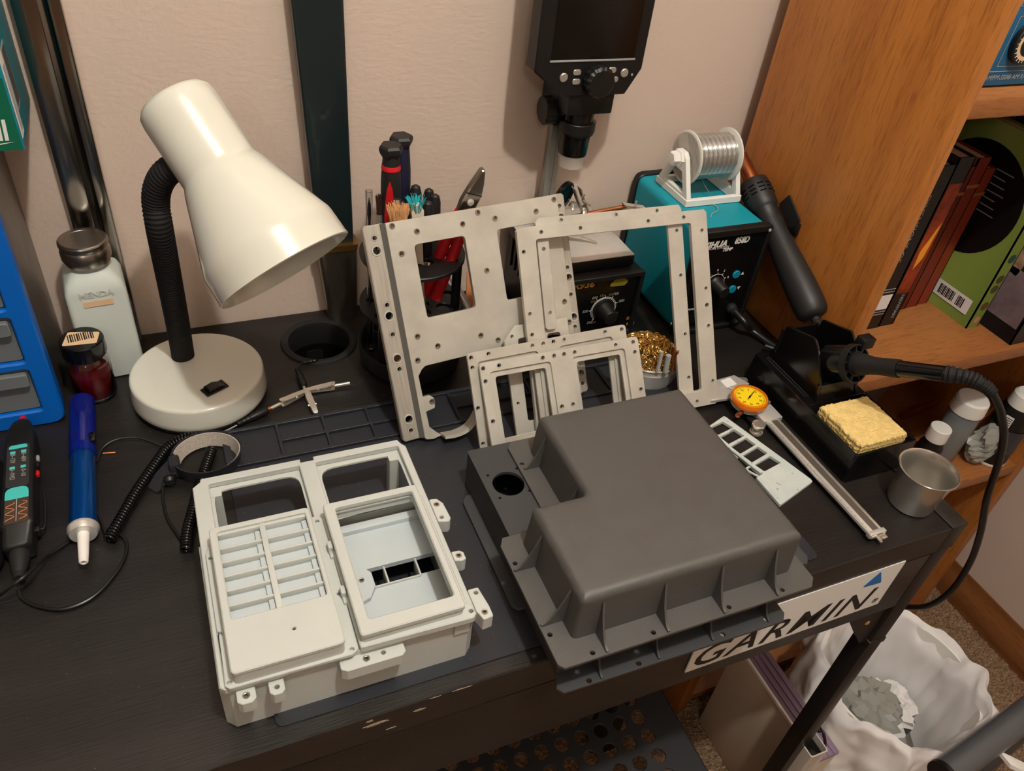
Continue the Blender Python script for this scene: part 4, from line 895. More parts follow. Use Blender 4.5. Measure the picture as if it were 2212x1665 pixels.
p = yp(1578, 664)
part('cable_gland', G().lathe([(.0068, 0), (.0068, .004), (.0052, .006), (.0050, .011), (0, .012)], 20, axes(p, (1, 0, 0), (0, 0, 1))), M['blackmatte'], ya)
p = yp(1498, 682); part('power_switch', G().cbox((p[0], p[1]-.001, p[2]-.004), (.016, .003, .011), .0008), M['blackgloss'], ya)
for x in (YX1-.0025, YX0+.002):
    part('screw', G().lathe([(0, .0012), (.0016, .001), (.002, 0)], 12, axes((x+OY[0], YY0-.004+OY[1], YH-.005), (1, 0, 0), (0, 0, 1))), M['steelsat'], ya)
for y, z in ((.372, .058), (.380, .071)):
    part('side_screw_hole', G().lathe([(.0022, .0003), (.0012, -.001), (0, -.001)], 12, LEFT(YX0+OY[0]-.0001, y+OY[1], z)), M['darkhole'], ya)
part('side_screw', G().lathe([(0, .002), (.0022, .0015), (.003, 0)], 12, LEFT(YX0+OY[0]-.0001, .352+OY[1], .012)), M['chrome'], ya)
for x in (YX0+.012, YX1-.012):
    for y in (YY0+.015, YY1-.015): part('foot', G().cyl((x, y, .0003), (x, y, .005), .006), M['blackmatte'], ya, OY)
gp = zpl(1578, 664)
g0 = Vector((yp(1578, 664)[0]-OY[0], PY-.010, yp(1578, 664)[2]))
cord('station_cable', 'thick black cable from the teal station running behind the iron stand', [g0, g0+Vector((.006, -.016, -.006)), zpl(1622, 712, .010), zpl(1650, 733, .0055), zpl(1672, 748, .0045), zpl(1690, 762, .0045)], .0042, n=12)
# ------------------------------------------------------------------ solder spool and its holder
sh = thing('spool_holder', 'white printed spool holder standing on the teal station', 'holder', (-.077, .434, YH+.0005))
hx0, hx1, hy0, hy1 = -.0385, .0385, -.034, .034
part('base_frame', G().plate([rpoly([(hx0, hy0), (hx1, hy0), (hx1, hy1), (hx0, hy1)], .001), rect(hx0+.007, hy0+.006, hx1-.007, hy1-.006)], .008, .0005), M['white'], sh)
ZA = .045
for s in (-1, 1):
    xx = s*.0345
    tri = [(-.033, .007), (.033, .007), (.012, ZA+.004), (.006, ZA+.009), (-.006, ZA+.009), (-.012, ZA+.004)]
    inn = [(-.021, .012), (.021, .012), (.010, ZA-.012), (-.010, ZA-.012)]
    part('side_frame', G().plate([rpoly(tri, .002), rpoly(inn, .002)], .006, .0006, axes((xx-.003, 0, 0), (0, 1, 0), (0, 0, 1))), M['white'], sh)
part('end_nut', G().lathe([(0, -.012), (.007, -.0115), (.0085, -.010), (.0085, -.004), (.0105, -.003), (.0105, .001), (0, .001)], 6, frame_to((-.0375, 0, ZA), (1, 0, ZA))[0]), M['white'], sh, ang=20)
part('axle', G().cyl((-.038, 0, ZA), (.038, 0, ZA), .004), M['white'], sh)
spl = thing('solder_spool', 'reel of bright solder wire on a pale plastic spool', 'spool', (-.077, .434, YH+.0005+ZA))
pal = pm('pale_spool_plastic', (214, 212, 204), .4)
AX = frame_to((0, 0, 0), (1, 0, 0))[0]
for x in (-.029, .0265):
    part('flange', G().lathe([(.0045, x), (.0290, x), (.0300, x+.0006), (.0300, x+.0022), (.0290, x+.0028), (.0045, x+.0028)], 48, AX), pal, spl)
part('core', G().lathe([(.0048, -.027), (.011, -.027), (.011, .027), (.0048, .027)], 24, AX), pal, spl)
lbl = pm('spool_label', (196, 190, 176), .6)
part('flange_label', G().lathe([(.010, -.0293), (.0278, -.0293), (.0278, -.0291)], 40, AX), lbl, spl)
part('label_print', G().plate([rect(-.0265+.0026*i, -math.sqrt(max(.00001, .0268**2-(.0265-.0026*i)**2))*.98, -.0257+.0026*i, math.sqrt(max(.00001, .0268**2-(.0265-.0026*i)**2))*.98) for i in range(1, 20) if abs(-.0265+.0026*i) > .0095], .0001, 0), M['printgrey'], spl, mat=LEFT(-.0294, 0, 0) @ Matrix.Rotation(R(35), 4, 'Z'))
hel = []
NT = 46
for lay, rr in ((0, .0236), (1, .0248)):
    for i in range(NT*14):
        t_ = i/(NT*14); x = -.0255 + .051*(t_ if lay == 0 else 1-t_); a = 2*math.pi*i/14
        hel.append((x + .0004*math.sin(i*.37), rr*math.cos(a), rr*math.sin(a)))
part('solder_wire', G().tube(hel, .00058, 5), M['solder'], spl, ang=80)
part('wire_core', G().lathe([(.0112, -.026), (.0232, -.026), (.0232, .026), (.0112, .026)], 30, AX), M['solder'], spl)
part('loose_end', G().tube(catmull([(0, .0, -.0245), (.001, -.006, -.031), (.004, -.016, -.038), (.006, -.022, -.0385)], 8), .0005, 5), M['solder'], spl)
cord('solder_snippet', 'short bent snippet of solder lying on the teal station', [zpl(*p, YH+.001) for p in ((1537, 441), (1548, 446), (1550, 455), (1538, 462), (1535, 469))], .0006, m='printgrey', cat='wire')
# ------------------------------------------------------------------ hot-air gun in its cradle
pa, pb = xpl(1599, 337, -.0165), xpl(1760, 686, -.0165)
gn = thing('hot_air_gun', 'black hot-air gun with copper nozzle hanging in its cradle beside the bookcase', 'heat gun', (pb.x, pb.y, pb.z))
GM, GL = frame_to(pb - pb, pa - pb)
part('handle', G().lathe([(0, 0), (.010, 0), (.0145, .002), (.0172, .006), (.0184, .018), (.0182, .042), (.0168, .065), (.0148, .095), (.0132, .130), (.0138, .142), (.0150, .144), (0, .144)], 36, GM), M['grip'], gn, ang=50)
for i in range(7):
    a = R(200 + i*0); z = .012 + i*.0045
for k in range(6):
    part('grip_rib', G().tube([GM @ Vector((math.cos(a)*.0176, math.sin(a)*.0176, .014+.005*k)) for a in [R(-60+12*j) for j in range(8)]], .0007, 5), M['grip'], gn)
for a0 in (70, 100, 130): part('flute', G().tube([GM @ Vector((math.cos(R(a0))*r_, math.sin(R(a0))*r_, z)) for r_, z in ((.0136, .092), (.0132, .11), (.0132, .128))], .0006, 5), M['black'], gn)
cl = .144
part('vent_collar', G().lathe([(0, cl), (.0150, cl), (.0168, cl+.003), (.0170, cl+.010), (.0178, cl+.014), (.0178, cl+.034), (.0165, cl+.038), (.0110, cl+.040), (0, cl+.040)], 36, GM), M['grip'], gn)
for k in range(10):
    for z in (cl+.017, cl+.022, cl+.027):
        a = R(36*k); part('vent_slot', G().cbox((0, 0, 0), (.0014, .0075, .0016), .0005), M['darkhole'], gn, mat=GM @ Matrix.Rotation(a, 4, 'Z') @ Matrix.Translation((.0176, 0, z)))
part('nozzle', G().lathe([(0, cl+.038), (.0092, cl+.038), (.0092, GL-.012), (.0085, GL-.011), (.0085, GL), (.0075, GL), (.0075, GL-.02), (0, GL-.021)], 30, GM), M['copper'], gn)
part('cable_boot', G().lathe([(0, .002), (.0055, .002), (.0050, -.004), (.0058, -.005), (.0046, -.008), (.0052, -.009), (.0040, -.013), (0, -.013)], 16, GM), M['blackmatte'], gn)
part('lettering', text_mesh('HOT', .008, ext=.0004), M['black'], gn, mat=GM @ axes((-.0120, -.0128, cl+.024), (0, 0, -1), (-.7, .7, 0)))
gm = (pa*.42 + pb*.58)
cr = thing('gun_cradle', 'small grey and black hook plate on the bookcase side behind the hot-air gun', 'cradle', (YX1+.0028, .40, .09))
q1 = xpl(1683, 440, -.001); q2 = xpl(1706, 495, -.001)
OCr = Vector((-(YX1+.0028), -.40, -.09))
part('hook_plate', G().loft([[(-.0012, y+OCr.y, z+OCr.z), (.0012, y+OCr.y, z+OCr.z), (.0012, y-.010+OCr.y, z+.016+OCr.z), (-.0012, y-.010+OCr.y, z+.016+OCr.z)] for y, z in ((q1.y, q1.z), (q2.y, q2.z))]), M['grip'], cr)
for e in cr.children:
    if e.name.startswith('hook_plate'): e.location = (OCr.x, 0, 0)
part('hook_base', G().box(-.0010+OCr.x, q2.y-.012+OCr.y, q2.z-.004+OCr.z, .0022+OCr.x, q2.y+.004+OCr.y, q2.z+.012+OCr.z, .0006), M['black'], cr)
gb_ = pb + (pb - pa).normalized()*.012
cord('gun_cable', 'black cable dropping from the hot-air gun behind the iron stand', [gb_, gb_+Vector((.001, -.008, -.006)), gb_+Vector((.003, -.008, -.022)), gb_+Vector((.004, .004, -.040)), gb_+Vector((0, .020, -.0535)), gb_+Vector((-.02, .045, -.0560))], .0038, n=12)
# ------------------------------------------------------------------ soldering station under the microscope
so = thing('soldering_station', 'black soldering station with a big temperature knob and gold lettering', 'soldering station', (-.234, .42, 0))
O9 = (.234, -.42, 0)
SX0, SX1, SY0, SY1, SHt = -.292, -.179, .360, .490, .0885
part('case', G().box(SX0, SY0+.004, .004, SX1, SY1, SHt, .002), M['black'], so, O9)
part('front_bezel', G().plate([rrect(SX0-.001, .003, SX1+.001, SHt+.001, .003), rrect(SX0+.004, .009, SX1-.004, SHt-.005, .002)], .007, .0008, axes((0, SY0+.006, 0), (1, 0, 0), (0, 0, 1))), M['black'], so, O9)
part('front_panel', G().box(SX0+.003, SY0+.0035, .008, SX1-.003, SY0+.0055, SHt-.004), pm('panel_film_2', (10, 10, 10), .22), so, O9)
PS = SY0 + .0034
def sp_(u, v, y=PS): p = ypl(u, v, y); return (p.x+O9[0], y+O9[1], p.z)
p = sp_(1303, 667); K9 = axes(p, (1, 0, 0), (0, 0, 1))
part('knob_skirt', G().lathe([(.0135, 0), (.0128, .003), (0, .003)], 36, K9), M['black'], so)
part('knob', G().lathe([(.0110, .003), (.0105, .006), (.0090, .008), (.0085, .019), (.0078, .020), (0, .020)], 32, K9, wob=lambda i: 1+.025*(i % 2)), M['black'], so)
arc = [(math.cos(R(a))*.0160, math.sin(R(a))*.0160, .0002) for a in range(-50, 231, 7)]
part('dial_arc', G().tube(arc, .0003, 5), M['whiteprint'], so, mat=K9)
arc = [(math.cos(R(a))*.0145, math.sin(R(a))*.0145, .0002) for a in range(-50, 231, 7)]
part('dial_arc', G().tube(arc, .0003, 5), M['whiteprint'], so, mat=K9)
for i, (s_, s2, a) in enumerate((('392', '200', 230), ('500', '', 180), ('600', '300', 128), ('', '350', 92), ('700', '400', 58), ('800', '', 20), ('896', '480', -40))):
    part('dial_tick', G().tube([(math.cos(R(a))*.0160, math.sin(R(a))*.0160, .0002), (math.cos(R(a))*.0185, math.sin(R(a))*.0185, .0002)], .0003, 5), M['whiteprint'], so, mat=K9)
    if s_: text(s_, .0048, M['printgrey'], so, K9 @ Matrix.Translation((math.cos(R(a))*.0235, math.sin(R(a))*.0220, .0001)), shear=.2)
    if s2: text(s2, .0044, pm('bronze_print', (120, 84, 48), .5), so, K9 @ Matrix.Translation((math.cos(R(a+13))*.0200, math.sin(R(a+13))*.0195, .0001)))
text('R936', .0100, M['goldprint'], so, axes(sp_(1262, 617), (1, 0, 0), (0, 0, 1)), bold=.0004, sx=1.25)
text('ESD', .0058, M['goldprint'], so, axes(sp_(1361, 687), (1, 0, 0), (0, 0, 1)), bold=.0002)
text('SAFE', .0052, M['goldprint'], so, axes(sp_(1361, 699), (1, 0, 0), (0, 0, 1)), bold=.0002)
p = sp_(1337, 610); part('yellow_badge', G().plate([rpoly([(-.013, -.004), (-.006, .0045), (.006, .005), (.013, .001), (.008, -.005)], .004)], .0003, 0), pm('olive_badge', (128, 116, 24), .4), so, mat=axes(p, (1, 0, 0), (0, 0, 1)))
part('foot_lip', G().box(SX0+.004, SY0-.004, .002, SX1-.004, SY0+.004, .008, .001), M['black'], so, O9)
for i in range(9): part('side_vent_rib', G().box(SX0-.002, .375+.012*i, .045, SX0, .380+.012*i, SHt-.004, .0006), M['black'], so, O9)
for x in (SX0+.01, SX1-.01):
    for y in (SY0+.015, SY1-.012): part('foot', G().cyl((x, y, .0003), (x, y, .005), .006), M['blackmatte'], so, O9)
# ------------------------------------------------------------------ digital microscope standing on it
ms = thing('digital_microscope', 'black screen microscope on a grey rail with a silver base plate', 'microscope', (-.243, .43, SHt+.0015))
OMs = (.243, -.43, -(SHt+.0015))
zb = SHt+.0015
part('base_plate', G().box(-.300, .3735, zb, -.1875, .4885, zb+.0125, .0012), M['black'], ms, OMs)
part('stage_sheet', G().box(-.2995, .374, zb+.0125, -.188, .488, zb+.0137, .0004), M['steelsat'], ms, OMs)
pc = zpl(1265, 522, zb+.015)
part('stage_clip', G().loft([[(pc.x-.022+s*.034, pc.y+.011-s*.016-w_, zb+.0140+h), (pc.x-.022+s*.034, pc.y+.011-s*.016+w_, zb+.0140+h), (pc.x-.022+s*.034, pc.y+.011-s*.016+w_, zb+.0150+h), (pc.x-.022+s*.034, pc.y+.011-s*.016-w_, zb+.0150+h)] for s, w_, h in ((0, .004, .006), (.3, .0038, .0065), (.6, .003, .005), (1, .0018, .001))]), M['chrome'], ms, OMs)
pk = (ypl(1198, 300, .478).x, .478)
part('pole', G().box(pk[0]-.0075, pk[1]-.005, zb+.013, pk[0]+.0075, pk[1]+.006, .42, .001), pm('grey_rail', (150, 152, 146), .4, .7), ms, OMs)
part('rail_scale', G().box(pk[0]+.001, pk[1]-.0056, zb+.02, pk[0]+.0065, pk[1]-.005, .41), pm('rail_scale', (176, 176, 166), .5, .3), ms, OMs)
part('scale_marks', G().plate([rect(0, .005*i*.4, .0032 if i % 5 else .005, .005*i*.4+.0006) for i in range(150)], .0002, 0), M['printgrey'], ms, mat=axes((pk[0]+.0012+OMs[0], pk[1]-.0056+OMs[1], zb+.03+OMs[2]), (1, 0, 0), (0, 0, 1)))
part('pole_foot', G().box(pk[0]-.016, pk[1]-.014, zb+.0137, pk[0]+.016, pk[1]+.014, zb+.030, .002), M['black'], ms, OMs)
kc = ypl(1178, 238, .462)
part('carriage', G().box(pk[0]-.018, .452, kc.z-.014, pk[0]+.016, .488, kc.z+.035, .002), M['black'], ms, OMs)
part('focus_knob', G().lathe([(0, 0), (.0128, 0), (.0140, .001), (.0140, .012), (.0120, .013), (.006, .016), (.006, .03), (0, .03)], 40, frame_to((kc.x-.004, .462, kc.z), (1, .462, kc.z))[0], wob=lambda i: 1+.045*(i % 4 < 2)), M['black'], ms, OMs, ang=12)
HYf = .422
hp = [ypl(*p_, HYf) for p_ in ((1155, 155), (1210, 212), (1350, 203), (1387, 150))]
hx0_, hx1_ = hp[0].x, hp[3].x
zc = (hp[0].z+hp[3].z)/2; zl = (hp[1].z+hp[2].z)/2
hd = [(hp[1].x+.002, zl), (hp[2].x, zl), (hx1_, zc), (hx1_, .426), (hx1_-.012, .434), (hx0_+.012, .434), (hx0_, .426), (hx0_, zc)]
sx0, sx1, szb = ypl(1190, 128, HYf).x, ypl(1370, 122, HYf).x, ypl(1280, 127, HYf).z
hdp = part('head', G().plate([rpoly(hd, .002)], .022, .0015, axes((0, HYf+.022, 0), (1, 0, 0), (0, 0, 1))), M['black'], ms, OMs)
part('screen', G().box(sx0, HYf-.0005, szb, sx1, HYf+.001, .424, .0004), pm('dark_screen', (16, 14, 12), .22), hdp)
part('screen_ledge', G().box(sx0-.001, HYf-.0012, szb-.0022, sx1+.001, HYf, szb-.0004, .0003), M['printgrey'], hdp)
kq = ypl(1288, 172, HYf)
part('mode_knob', G().lathe([(.0145, 0), (.0152, .001), (.0150, .010), (.0125, .0125), (0, .0128)], 60, axes((kq.x, HYf, kq.z), (1, 0, 0), (0, 0, 1)), wob=lambda i: 1+.045*(i % 4 < 2)), M['black'], hdp, ang=12)
sb = pm('silver_button', (190, 186, 176), .3, .7)
for u, v in ((1217, 167), (1348, 157)):
    q = ypl(u, v, HYf)
    bt = part('round_button', G().lathe([(.0044, 0), (.0044, .0012), (.0036, .0018), (0, .0018)], 24, axes((q.x, HYf, q.z), (1, 0, 0), (0, 0, 1))), sb, hdp)
    text('OK' if u > 1300 else 'o', .0040, M['printgrey'], hdp, axes((q.x, HYf-.0018, q.z), (1, 0, 0), (0, 0, 1)))
for u, v, s_ in ((1246, 156, 'M'), (1244, 176, 'D'), (1322, 151, '^'), (1326, 171, 'v')):
    q = ypl(u, v, HYf)
    part('oval_button', G().plate([rrect(-.0044, -.0028, .0044, .0028, .0026)], .0014, .0004, axes((q.x, HYf, q.z), (1, 0, 0), (0, 0, 1))), sb, hdp)
    text(s_, .0038, M['printgrey'], hdp, axes((q.x, HYf-.0015, q.z), (1, 0, 0), (0, 0, 1)))
q = ypl(1365, 161, HYf); part('indicator', G().lathe([(.0012, 0), (.0012, .0005), (0, .0006)], 12, axes((q.x, HYf, q.z), (1, 0, 0), (0, 0, 1))), M['printgrey'], hdp)
lc = ypl(1246, 265, .446); lx, lz = lc.x, lc.z
part('head_mount', G().box(lx-.024, .426, lz+.016, lx+.028, .468, zl+.004, .002), M['black'], ms, OMs)
part('mount_arm', G().box(lx-.022, .44, lz+.010, lx+.020, .470, lz+.022, .002), M['black'], ms, OMs)
LT = Matrix.Translation((lx, .446, 0))
zz = ypl(1246, 328, .446).z
part('lens_barrel', G().lathe([(0, lz+.020), (.0175, lz+.020), (.0175, lz+.006), (.0195, lz+.005), (.0195, lz-.009), (.0172, lz-.010), (.0162, zz+.002), (.0155, zz), (.012, zz), (.012, zz+.006), (0, zz+.006)], 44, LT), M['blackgloss'], ms, OMs)
part('clamp_band', G().lathe([(.0198, lz+.004), (.0202, lz+.0035), (.0202, lz-.0065), (.0198, lz-.007)], 44, LT), M['black'], ms, OMs)
part('lens_hood', G().lathe([(.0158, zz), (.0140, zz-.006), (.0138, zz-.014), (.0128, zz-.014), (.0130, zz-.006), (.0148, zz)], 36, LT), pm('frosted_hood', (220, 214, 206), .3, alpha=.35), ms, OMs)
# ------------------------------------------------------------------ third-hand arm clamped beside the rail
hh = thing('helping_hand', 'nickel helping-hand clamp with a black magnifier rim and a copper-toned arm', 'helping hand', (-.225, .405, zb+.0142))
OH = (.225, -.405, -(zb+.0142)+.0)
hy = .405
m1 = ypl(1226, 432, hy)
part('post', G().cyl((m1.x, hy+.010, zb+.0142), (m1.x, hy+.010, m1.z-.012), .003, n=12), M['chrome'], hh, OH)
part('magnifier_rim', G().lathe([(.0150, -.003), (.0165, -.002), (.0165, .002), (.0150, .003), (.0138, 0)], 36, axes((m1.x, hy+.010, m1.z), (.85, .5, .1), (.1, -.1, 1))), M['blackgloss'], hh, OH)
part('magnifier_rim_plate', G().lathe([(0, -.001), (.0150, -.001), (.0150, .001), (0, .001)], 30, axes((m1.x, hy+.010, m1.z), (.85, .5, .1), (.1, -.1, 1))), M['blackgloss'], hh, OH)
c1 = ypl(1252, 425, hy); c2 = ypl(1262, 452, hy)
for dx_ in (-.004, .003):
    part('clamp_plate', G().loft([[(p_.x+dx_-.0007, hy-.005, p_.z), (p_.x+dx_+.0007, hy-.005, p_.z), (p_.x+dx_+.0007, hy+.004, p_.z), (p_.x+dx_-.0007, hy+.004, p_.z)] for p_ in (ypl(1246, 405, hy), c1, c2)]), M['chrome'], hh, OH)
part('clamp_ball', G().lathe([(0, -.005), (.0035, -.0035), (.005, 0), (.0035, .0035), (0, .005)], 16, Matrix.Translation((c2.x, hy, c2.z))), M['chrome'], hh, OH)
part('clamp_ball', G().lathe([(0, -.005), (.0035, -.0035), (.005, 0), (.0035, .0035), (0, .005)], 16, Matrix.Translation((ypl(1236, 442, hy).x, hy-.002, ypl(1236, 442, hy).z))), M['chrome'], hh, OH)
for a, c in (((1258, 432), (1276, 444)), ((1256, 427), (1264, 420))):
    part('wing_nut', G().cyl(ypl(*a, hy-.004), ypl(*c, hy-.006), .0014, .0011, n=10), M['chrome'], hh, OH)
a1, a2 = ypl(1228, 470, hy), ypl(1352, 446, hy)
part('arm_rod', G().cyl(a1, a2, .0026, n=14), M['copper'], hh, OH)
e1, e2 = ypl(1346, 445, hy-.002), ypl(1392, 452, hy-.006)
part('end_clamp', G().loft([[p_ + Vector((0, -.004, .0012)), p_ + Vector((0, .004, .0012)), p_ + Vector((0, .004, .0028)), p_ + Vector((0, -.004, .0028))] for p_ in (e1, e2)]), M['chrome'], hh, OH)
part('end_clamp', G().loft([[p_ + Vector((0, -.004, -.003)), p_ + Vector((0, .004, -.003)), p_ + Vector((0, .004, -.0015)), p_ + Vector((0, -.004, -.0015))] for p_ in (e1, e2)]), M['chrome'], hh, OH)
e3 = ypl(1371, 452, hy-.004); part('clamp_screw', G().cyl(e3 + Vector((0, 0, -.012)), e3 + Vector((0, 0, .010)), .0012, n=10), M['chrome'], hh, OH)
e4 = ypl(1262, 463, hy); part('elbow', G().cyl(c2, e4 + Vector((.006, 0, -.006)), .0022, n=12), M['chrome'], hh, OH)
# ------------------------------------------------------------------ brass wool tin
bt_ = thing('brass_wool_tin', 'round steel tin full of curly brass wool', 'tin', (-.1975, .292, 0))
part('tin', G().lathe([(0, .0004), (.030, .0004), (.033, .002), (.0345, .008), (.0345, .018), (.0352, .020), (.0345, .022), (.0345, .026), (.0356, .0275), (.0345, .029), (.0335, .028), (.0330, .004), (0, .003)], 56), M['steelsat'], bt_)
g = G(); random.seed(3)
for k in range(620):
    a = random.uniform(0, 6.283); rr = .0335*math.sqrt(random.random()); x, y = rr*math.cos(a), rr*math.sin(a)
    z = .0275 + (.017*(1-(rr/.036)**2))*random.uniform(.5, 1.05)
    cr_ = random.uniform(.0014, .0030); ax_ = Vector((random.gauss(0, 1), random.gauss(0, 1), random.gauss(0, .6))).normalized(); u_ = ax_.orthogonal().normalized(); v_ = ax_.cross(u_)
    n_ = 11; ph = random.uniform(0, 6.28); turns = random.uniform(.8, 1.6); pts = []
    for i in range(n_):
        t_ = i/(n_-1); b_ = ph + turns*6.283*t_; pts.append(Vector((x, y, z)) + (u_*math.cos(b_) + v_*math.sin(b_))*cr_ + ax_*(t_-.5)*.0035)
    g.tube(pts, .00028, 3, prof=[(1.6, .3), (-1.6, .3), (0, -.4)])
part('brass_wool', g, M['brass'], bt_, kind='stuff', ang=80)
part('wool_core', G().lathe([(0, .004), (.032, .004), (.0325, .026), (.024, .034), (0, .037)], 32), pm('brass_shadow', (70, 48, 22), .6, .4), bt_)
for (u, v), (u2, v2), m_, r_ in (((1424, 757), (1420, 803), 'steelsat', .0021), ((1438, 768), (1437, 803), 'printgrey', .0030), ((1455, 752), (1452, 800), 'copper', .0028)):
    b0 = zpl(u2, v2, .030); o = b0.copy()
    tt = b0 + Vector((0, .002, .026 if r_ < .0025 or m_ == 'copper' else .021))
    single('soldering_tip', G().cyl((0, 0, 0), tt-b0, r_, r_*.98, n=18), M[m_], {'steelsat': 'thin bright steel tip shank stuck upright in the brass wool', 'printgrey': 'short dark grey tip shank stuck upright in the brass wool', 'copper': 'copper-coloured tip shank stuck upright in the brass wool'}[m_], 'soldering tip', loc=b0)
# ------------------------------------------------------------------ tool carousel
TC = (-.4425, .3885)
tc_ = thing('tool_carousel', 'black round tool carousel with two drilled discs on posts', 'tool holder', (TC[0], TC[1], 0))
part('base_bowl', G().lathe([(0, .0004), (.050, .0004), (.054, .003), (.0555, .022), (.0545, .024), (.0525, .022), (.050, .006), (0, .005)], 60), M['blackmatte'], tc_)
for a in (20, 140, 260): part('bowl_divider', G().box(.004, -.0012, .005, .051, .0012, .020, .0004), M['blackmatte'], tc_, mat=Matrix.Rotation(R(a), 4, 'Z'))
slots = [(-.0195, .0115, .0062), (-.0055, .0265, .0080), (.005, .0115, .0050), (.0236, .0265, .0048), (.0267, .0165, .0045), (-.0086, -.0135, .0045), (.0112, -.0085, .0050), (-.0206, -.0135, .0045), (-.0407, .0115, .0040), (-.0305, .0115, .0036), (.0290, -.0190, .0075), (.007, -.0235, .0062), (-.024, -.030, .0064), (.041, .004, .0055), (-.038, -.018, .0055)]
for z, rr in ((.128, .0525), (.068, .0535)):
    part('disc', G().plate([circ(0, 0, rr, 56)] + [circ(a, c, r_, 20) for a, c, r_ in slots], .0045, .0008, Matrix.Translation((0, 0, z))), M['black'], tc_)
for a in (95, 215, 335): part('post', G().cyl((.0455*math.cos(R(a)), .0455*math.sin(R(a)), .004), (.0455*math.cos(R(a)), .0455*math.sin(R(a)), .130), .0048), M['black'], tc_)
zf = .0062
def tool(name, label, cat, lx_, ly_, z0=None, group=None):
    return thing(name, label, cat, (TC[0]+lx_, TC[1]+ly_, zf if z0 is None else z0), group=group)
for nm, lab, (lx_, ly_), top, m_, band_ in (('screwdriver', 'red and black gripped screwdriver with a hexagonal end cap', (-.0195, .0115), .2394, 'red', True), ('screwdriver', 'navy and black gripped screwdriver standing behind the red one', (-.0055, .0265), .2410, 'navy', False)):
    t = tool(nm, lab, 'screwdriver', lx_, ly_); T_ = top - zf
    part('shaft', G().cyl((0, 0, 0), (0, 0, T_-.10), .0030, n=14), M['steelsat'], t)
    part('grip', G().lathe([(0, T_-.105), (.0055, T_-.105), (.0080, T_-.098), (.0098, T_-.07), (.0094, T_-.035), (.0084, T_-.020), (.0078, T_-.013), (.0078, T_-.008), (0, T_-.008)], 24), M['grip'] if band_ else M['navy'], t)
    part('end_cap', G().lathe([(.0080, T_-.012), (.0104, T_-.008), (.0114, T_-.005), (.0114, T_-.002), (.0096, T_), (0, T_)], 6), M['grip'], t, ang=20)
    if band_:
        part('grip_band', G().lathe([(.0087, T_-.0240), (.0091, T_-.0235), (.0087, T_-.0195), (.0084, T_-.019)], 24), M['red'], t)
        part('grip_inlay', G().loft([[(math.cos(R(-112+s_*k*30))*(q_+.0003), math.sin(R(-112+s_*k*30))*(q_+.0003), z0_) for s_ in (-1, -.5, 0, .5, 1)] + [(math.cos(R(-112+s_*k*30))*(q_-.002), math.sin(R(-112+s_*k*30))*(q_-.002), z0_) for s_ in (1, .5, 0, -.5, -1)] for z0_, k, q_ in ((T_-.098, 1., .0081), (T_-.07, 1., .0098), (T_-.052, .8, .0097), (T_-.040, .5, .0095), (T_-.033, .1, .0094))]), M['red'], t)
for i, (lx_, ly_, top) in enumerate(((.005, .0115, .197), (.0236, .0265, .1841), (.0267, .0165, .1828), (-.0086, -.0135, .1935), (.0112, -.0085, .1895), (-.0206, -.0135, .198))):
    lab = ['tallest black tapered tool handle, right behind the teal brush', 'black tapered tool handle at the back edge of the carousel', 'black tapered tool handle nearest the red pliers', 'black tapered tool handle between the tan brush and the teal brush', 'black tapered tool handle just beside the teal brush', 'black tapered tool handle between the screwdrivers and the tan brush'][i]
    t = tool('precision_tool', lab, 'hand tool', lx_, ly_, group='black handles in the carousel'); T_ = top - zf
    part('shaft', G().cyl((0, 0, 0), (0, 0, T_-.055), .0022, n=12), M['steelsat'], t)
    part('handle', G().lathe([(0, T_-.062), (.0050, T_-.062), (.0055, T_-.055), (.0058, T_-.040), (.0062, T_-.022), (.0058, T_-.008), (.0042, T_-.0015), (.0025, T_-.0005), (.0022, T_), (0, T_)], 20), M['grip'], t)
    part('ring', G().lathe([(.0054, T_-.064), (.0062, T_-.062), (.0062, T_-.0605), (.0054, T_-.059)], 20), M['white'], t)
def bristles(cx_, cy_, z0, L, r_, n, spread, m_, parent, wr=.00022):
    g = G()
    for k in range(n):
        a = random.uniform(0, 6.283); rr = r_*math.sqrt(random.random()); x, y = cx_+rr*math.cos(a), cy_+rr*math.sin(a)
        dx_, dy_ = (x-cx_)*spread + random.gauss(0, .0006), (y-cy_)*spread + random.gauss(0, .0006)
        l_ = L*random.uniform(.85, 1.05)
        g.tube([(x, y, z0), (x+dx_*.4, y+dy_*.4, z0+l_*.6), (x+dx_, y+dy_, z0+l_)], wr, 3)
    part('bristles', g, m_, parent, kind='stuff')
t = thing('stencil_brush', 'thick round brush with upright tan bristles in front of the black handles', 'brush', (TC[0]-.024, TC[1]-.030, zf))
part('handle', G().lathe([(0, 0), (.0042, 0), (.0055, .05), (.0060, .10), (.0064, .161)], 20), pm('brush_wood', (176, 150, 116), .5), t)
part('ferrule', G().lathe([(.0066, .156), (.0078, .158), (.0082, .174), (.0078, .175)], 24), M['steelsat'], t)
bristles(0, 0, .172, .021, .0078, 230, .45, M['brist'], t)
t = thing('cleaning_brush', 'cream-handled cleaning brush with teal bristles standing in the carousel', 'brush', (TC[0]+.007, TC[1]-.0235, zf+.005), rot=(R(-.6), R(-3.5), 0))
part('handle', G().loft([[(a*w_, c*.003, z) for a, c in ((-1, -1), (1, -1), (1, 1), (-1, 1))] for z, w_ in ((0, .004), (.02, .0055), (.06, .0055), (.075, .0035), (.160, .0035), (.168, .0055), (.178, .006), (.184, .003))]), pm('cream_handle', (222, 208, 184), .45), t)
part('grip_inlay', G().plate([rrect(-.0035, .022, .0035, .062, .003)], .0008, .0002, FRONT(0, -.0026, 0)), M['tealb'], t)
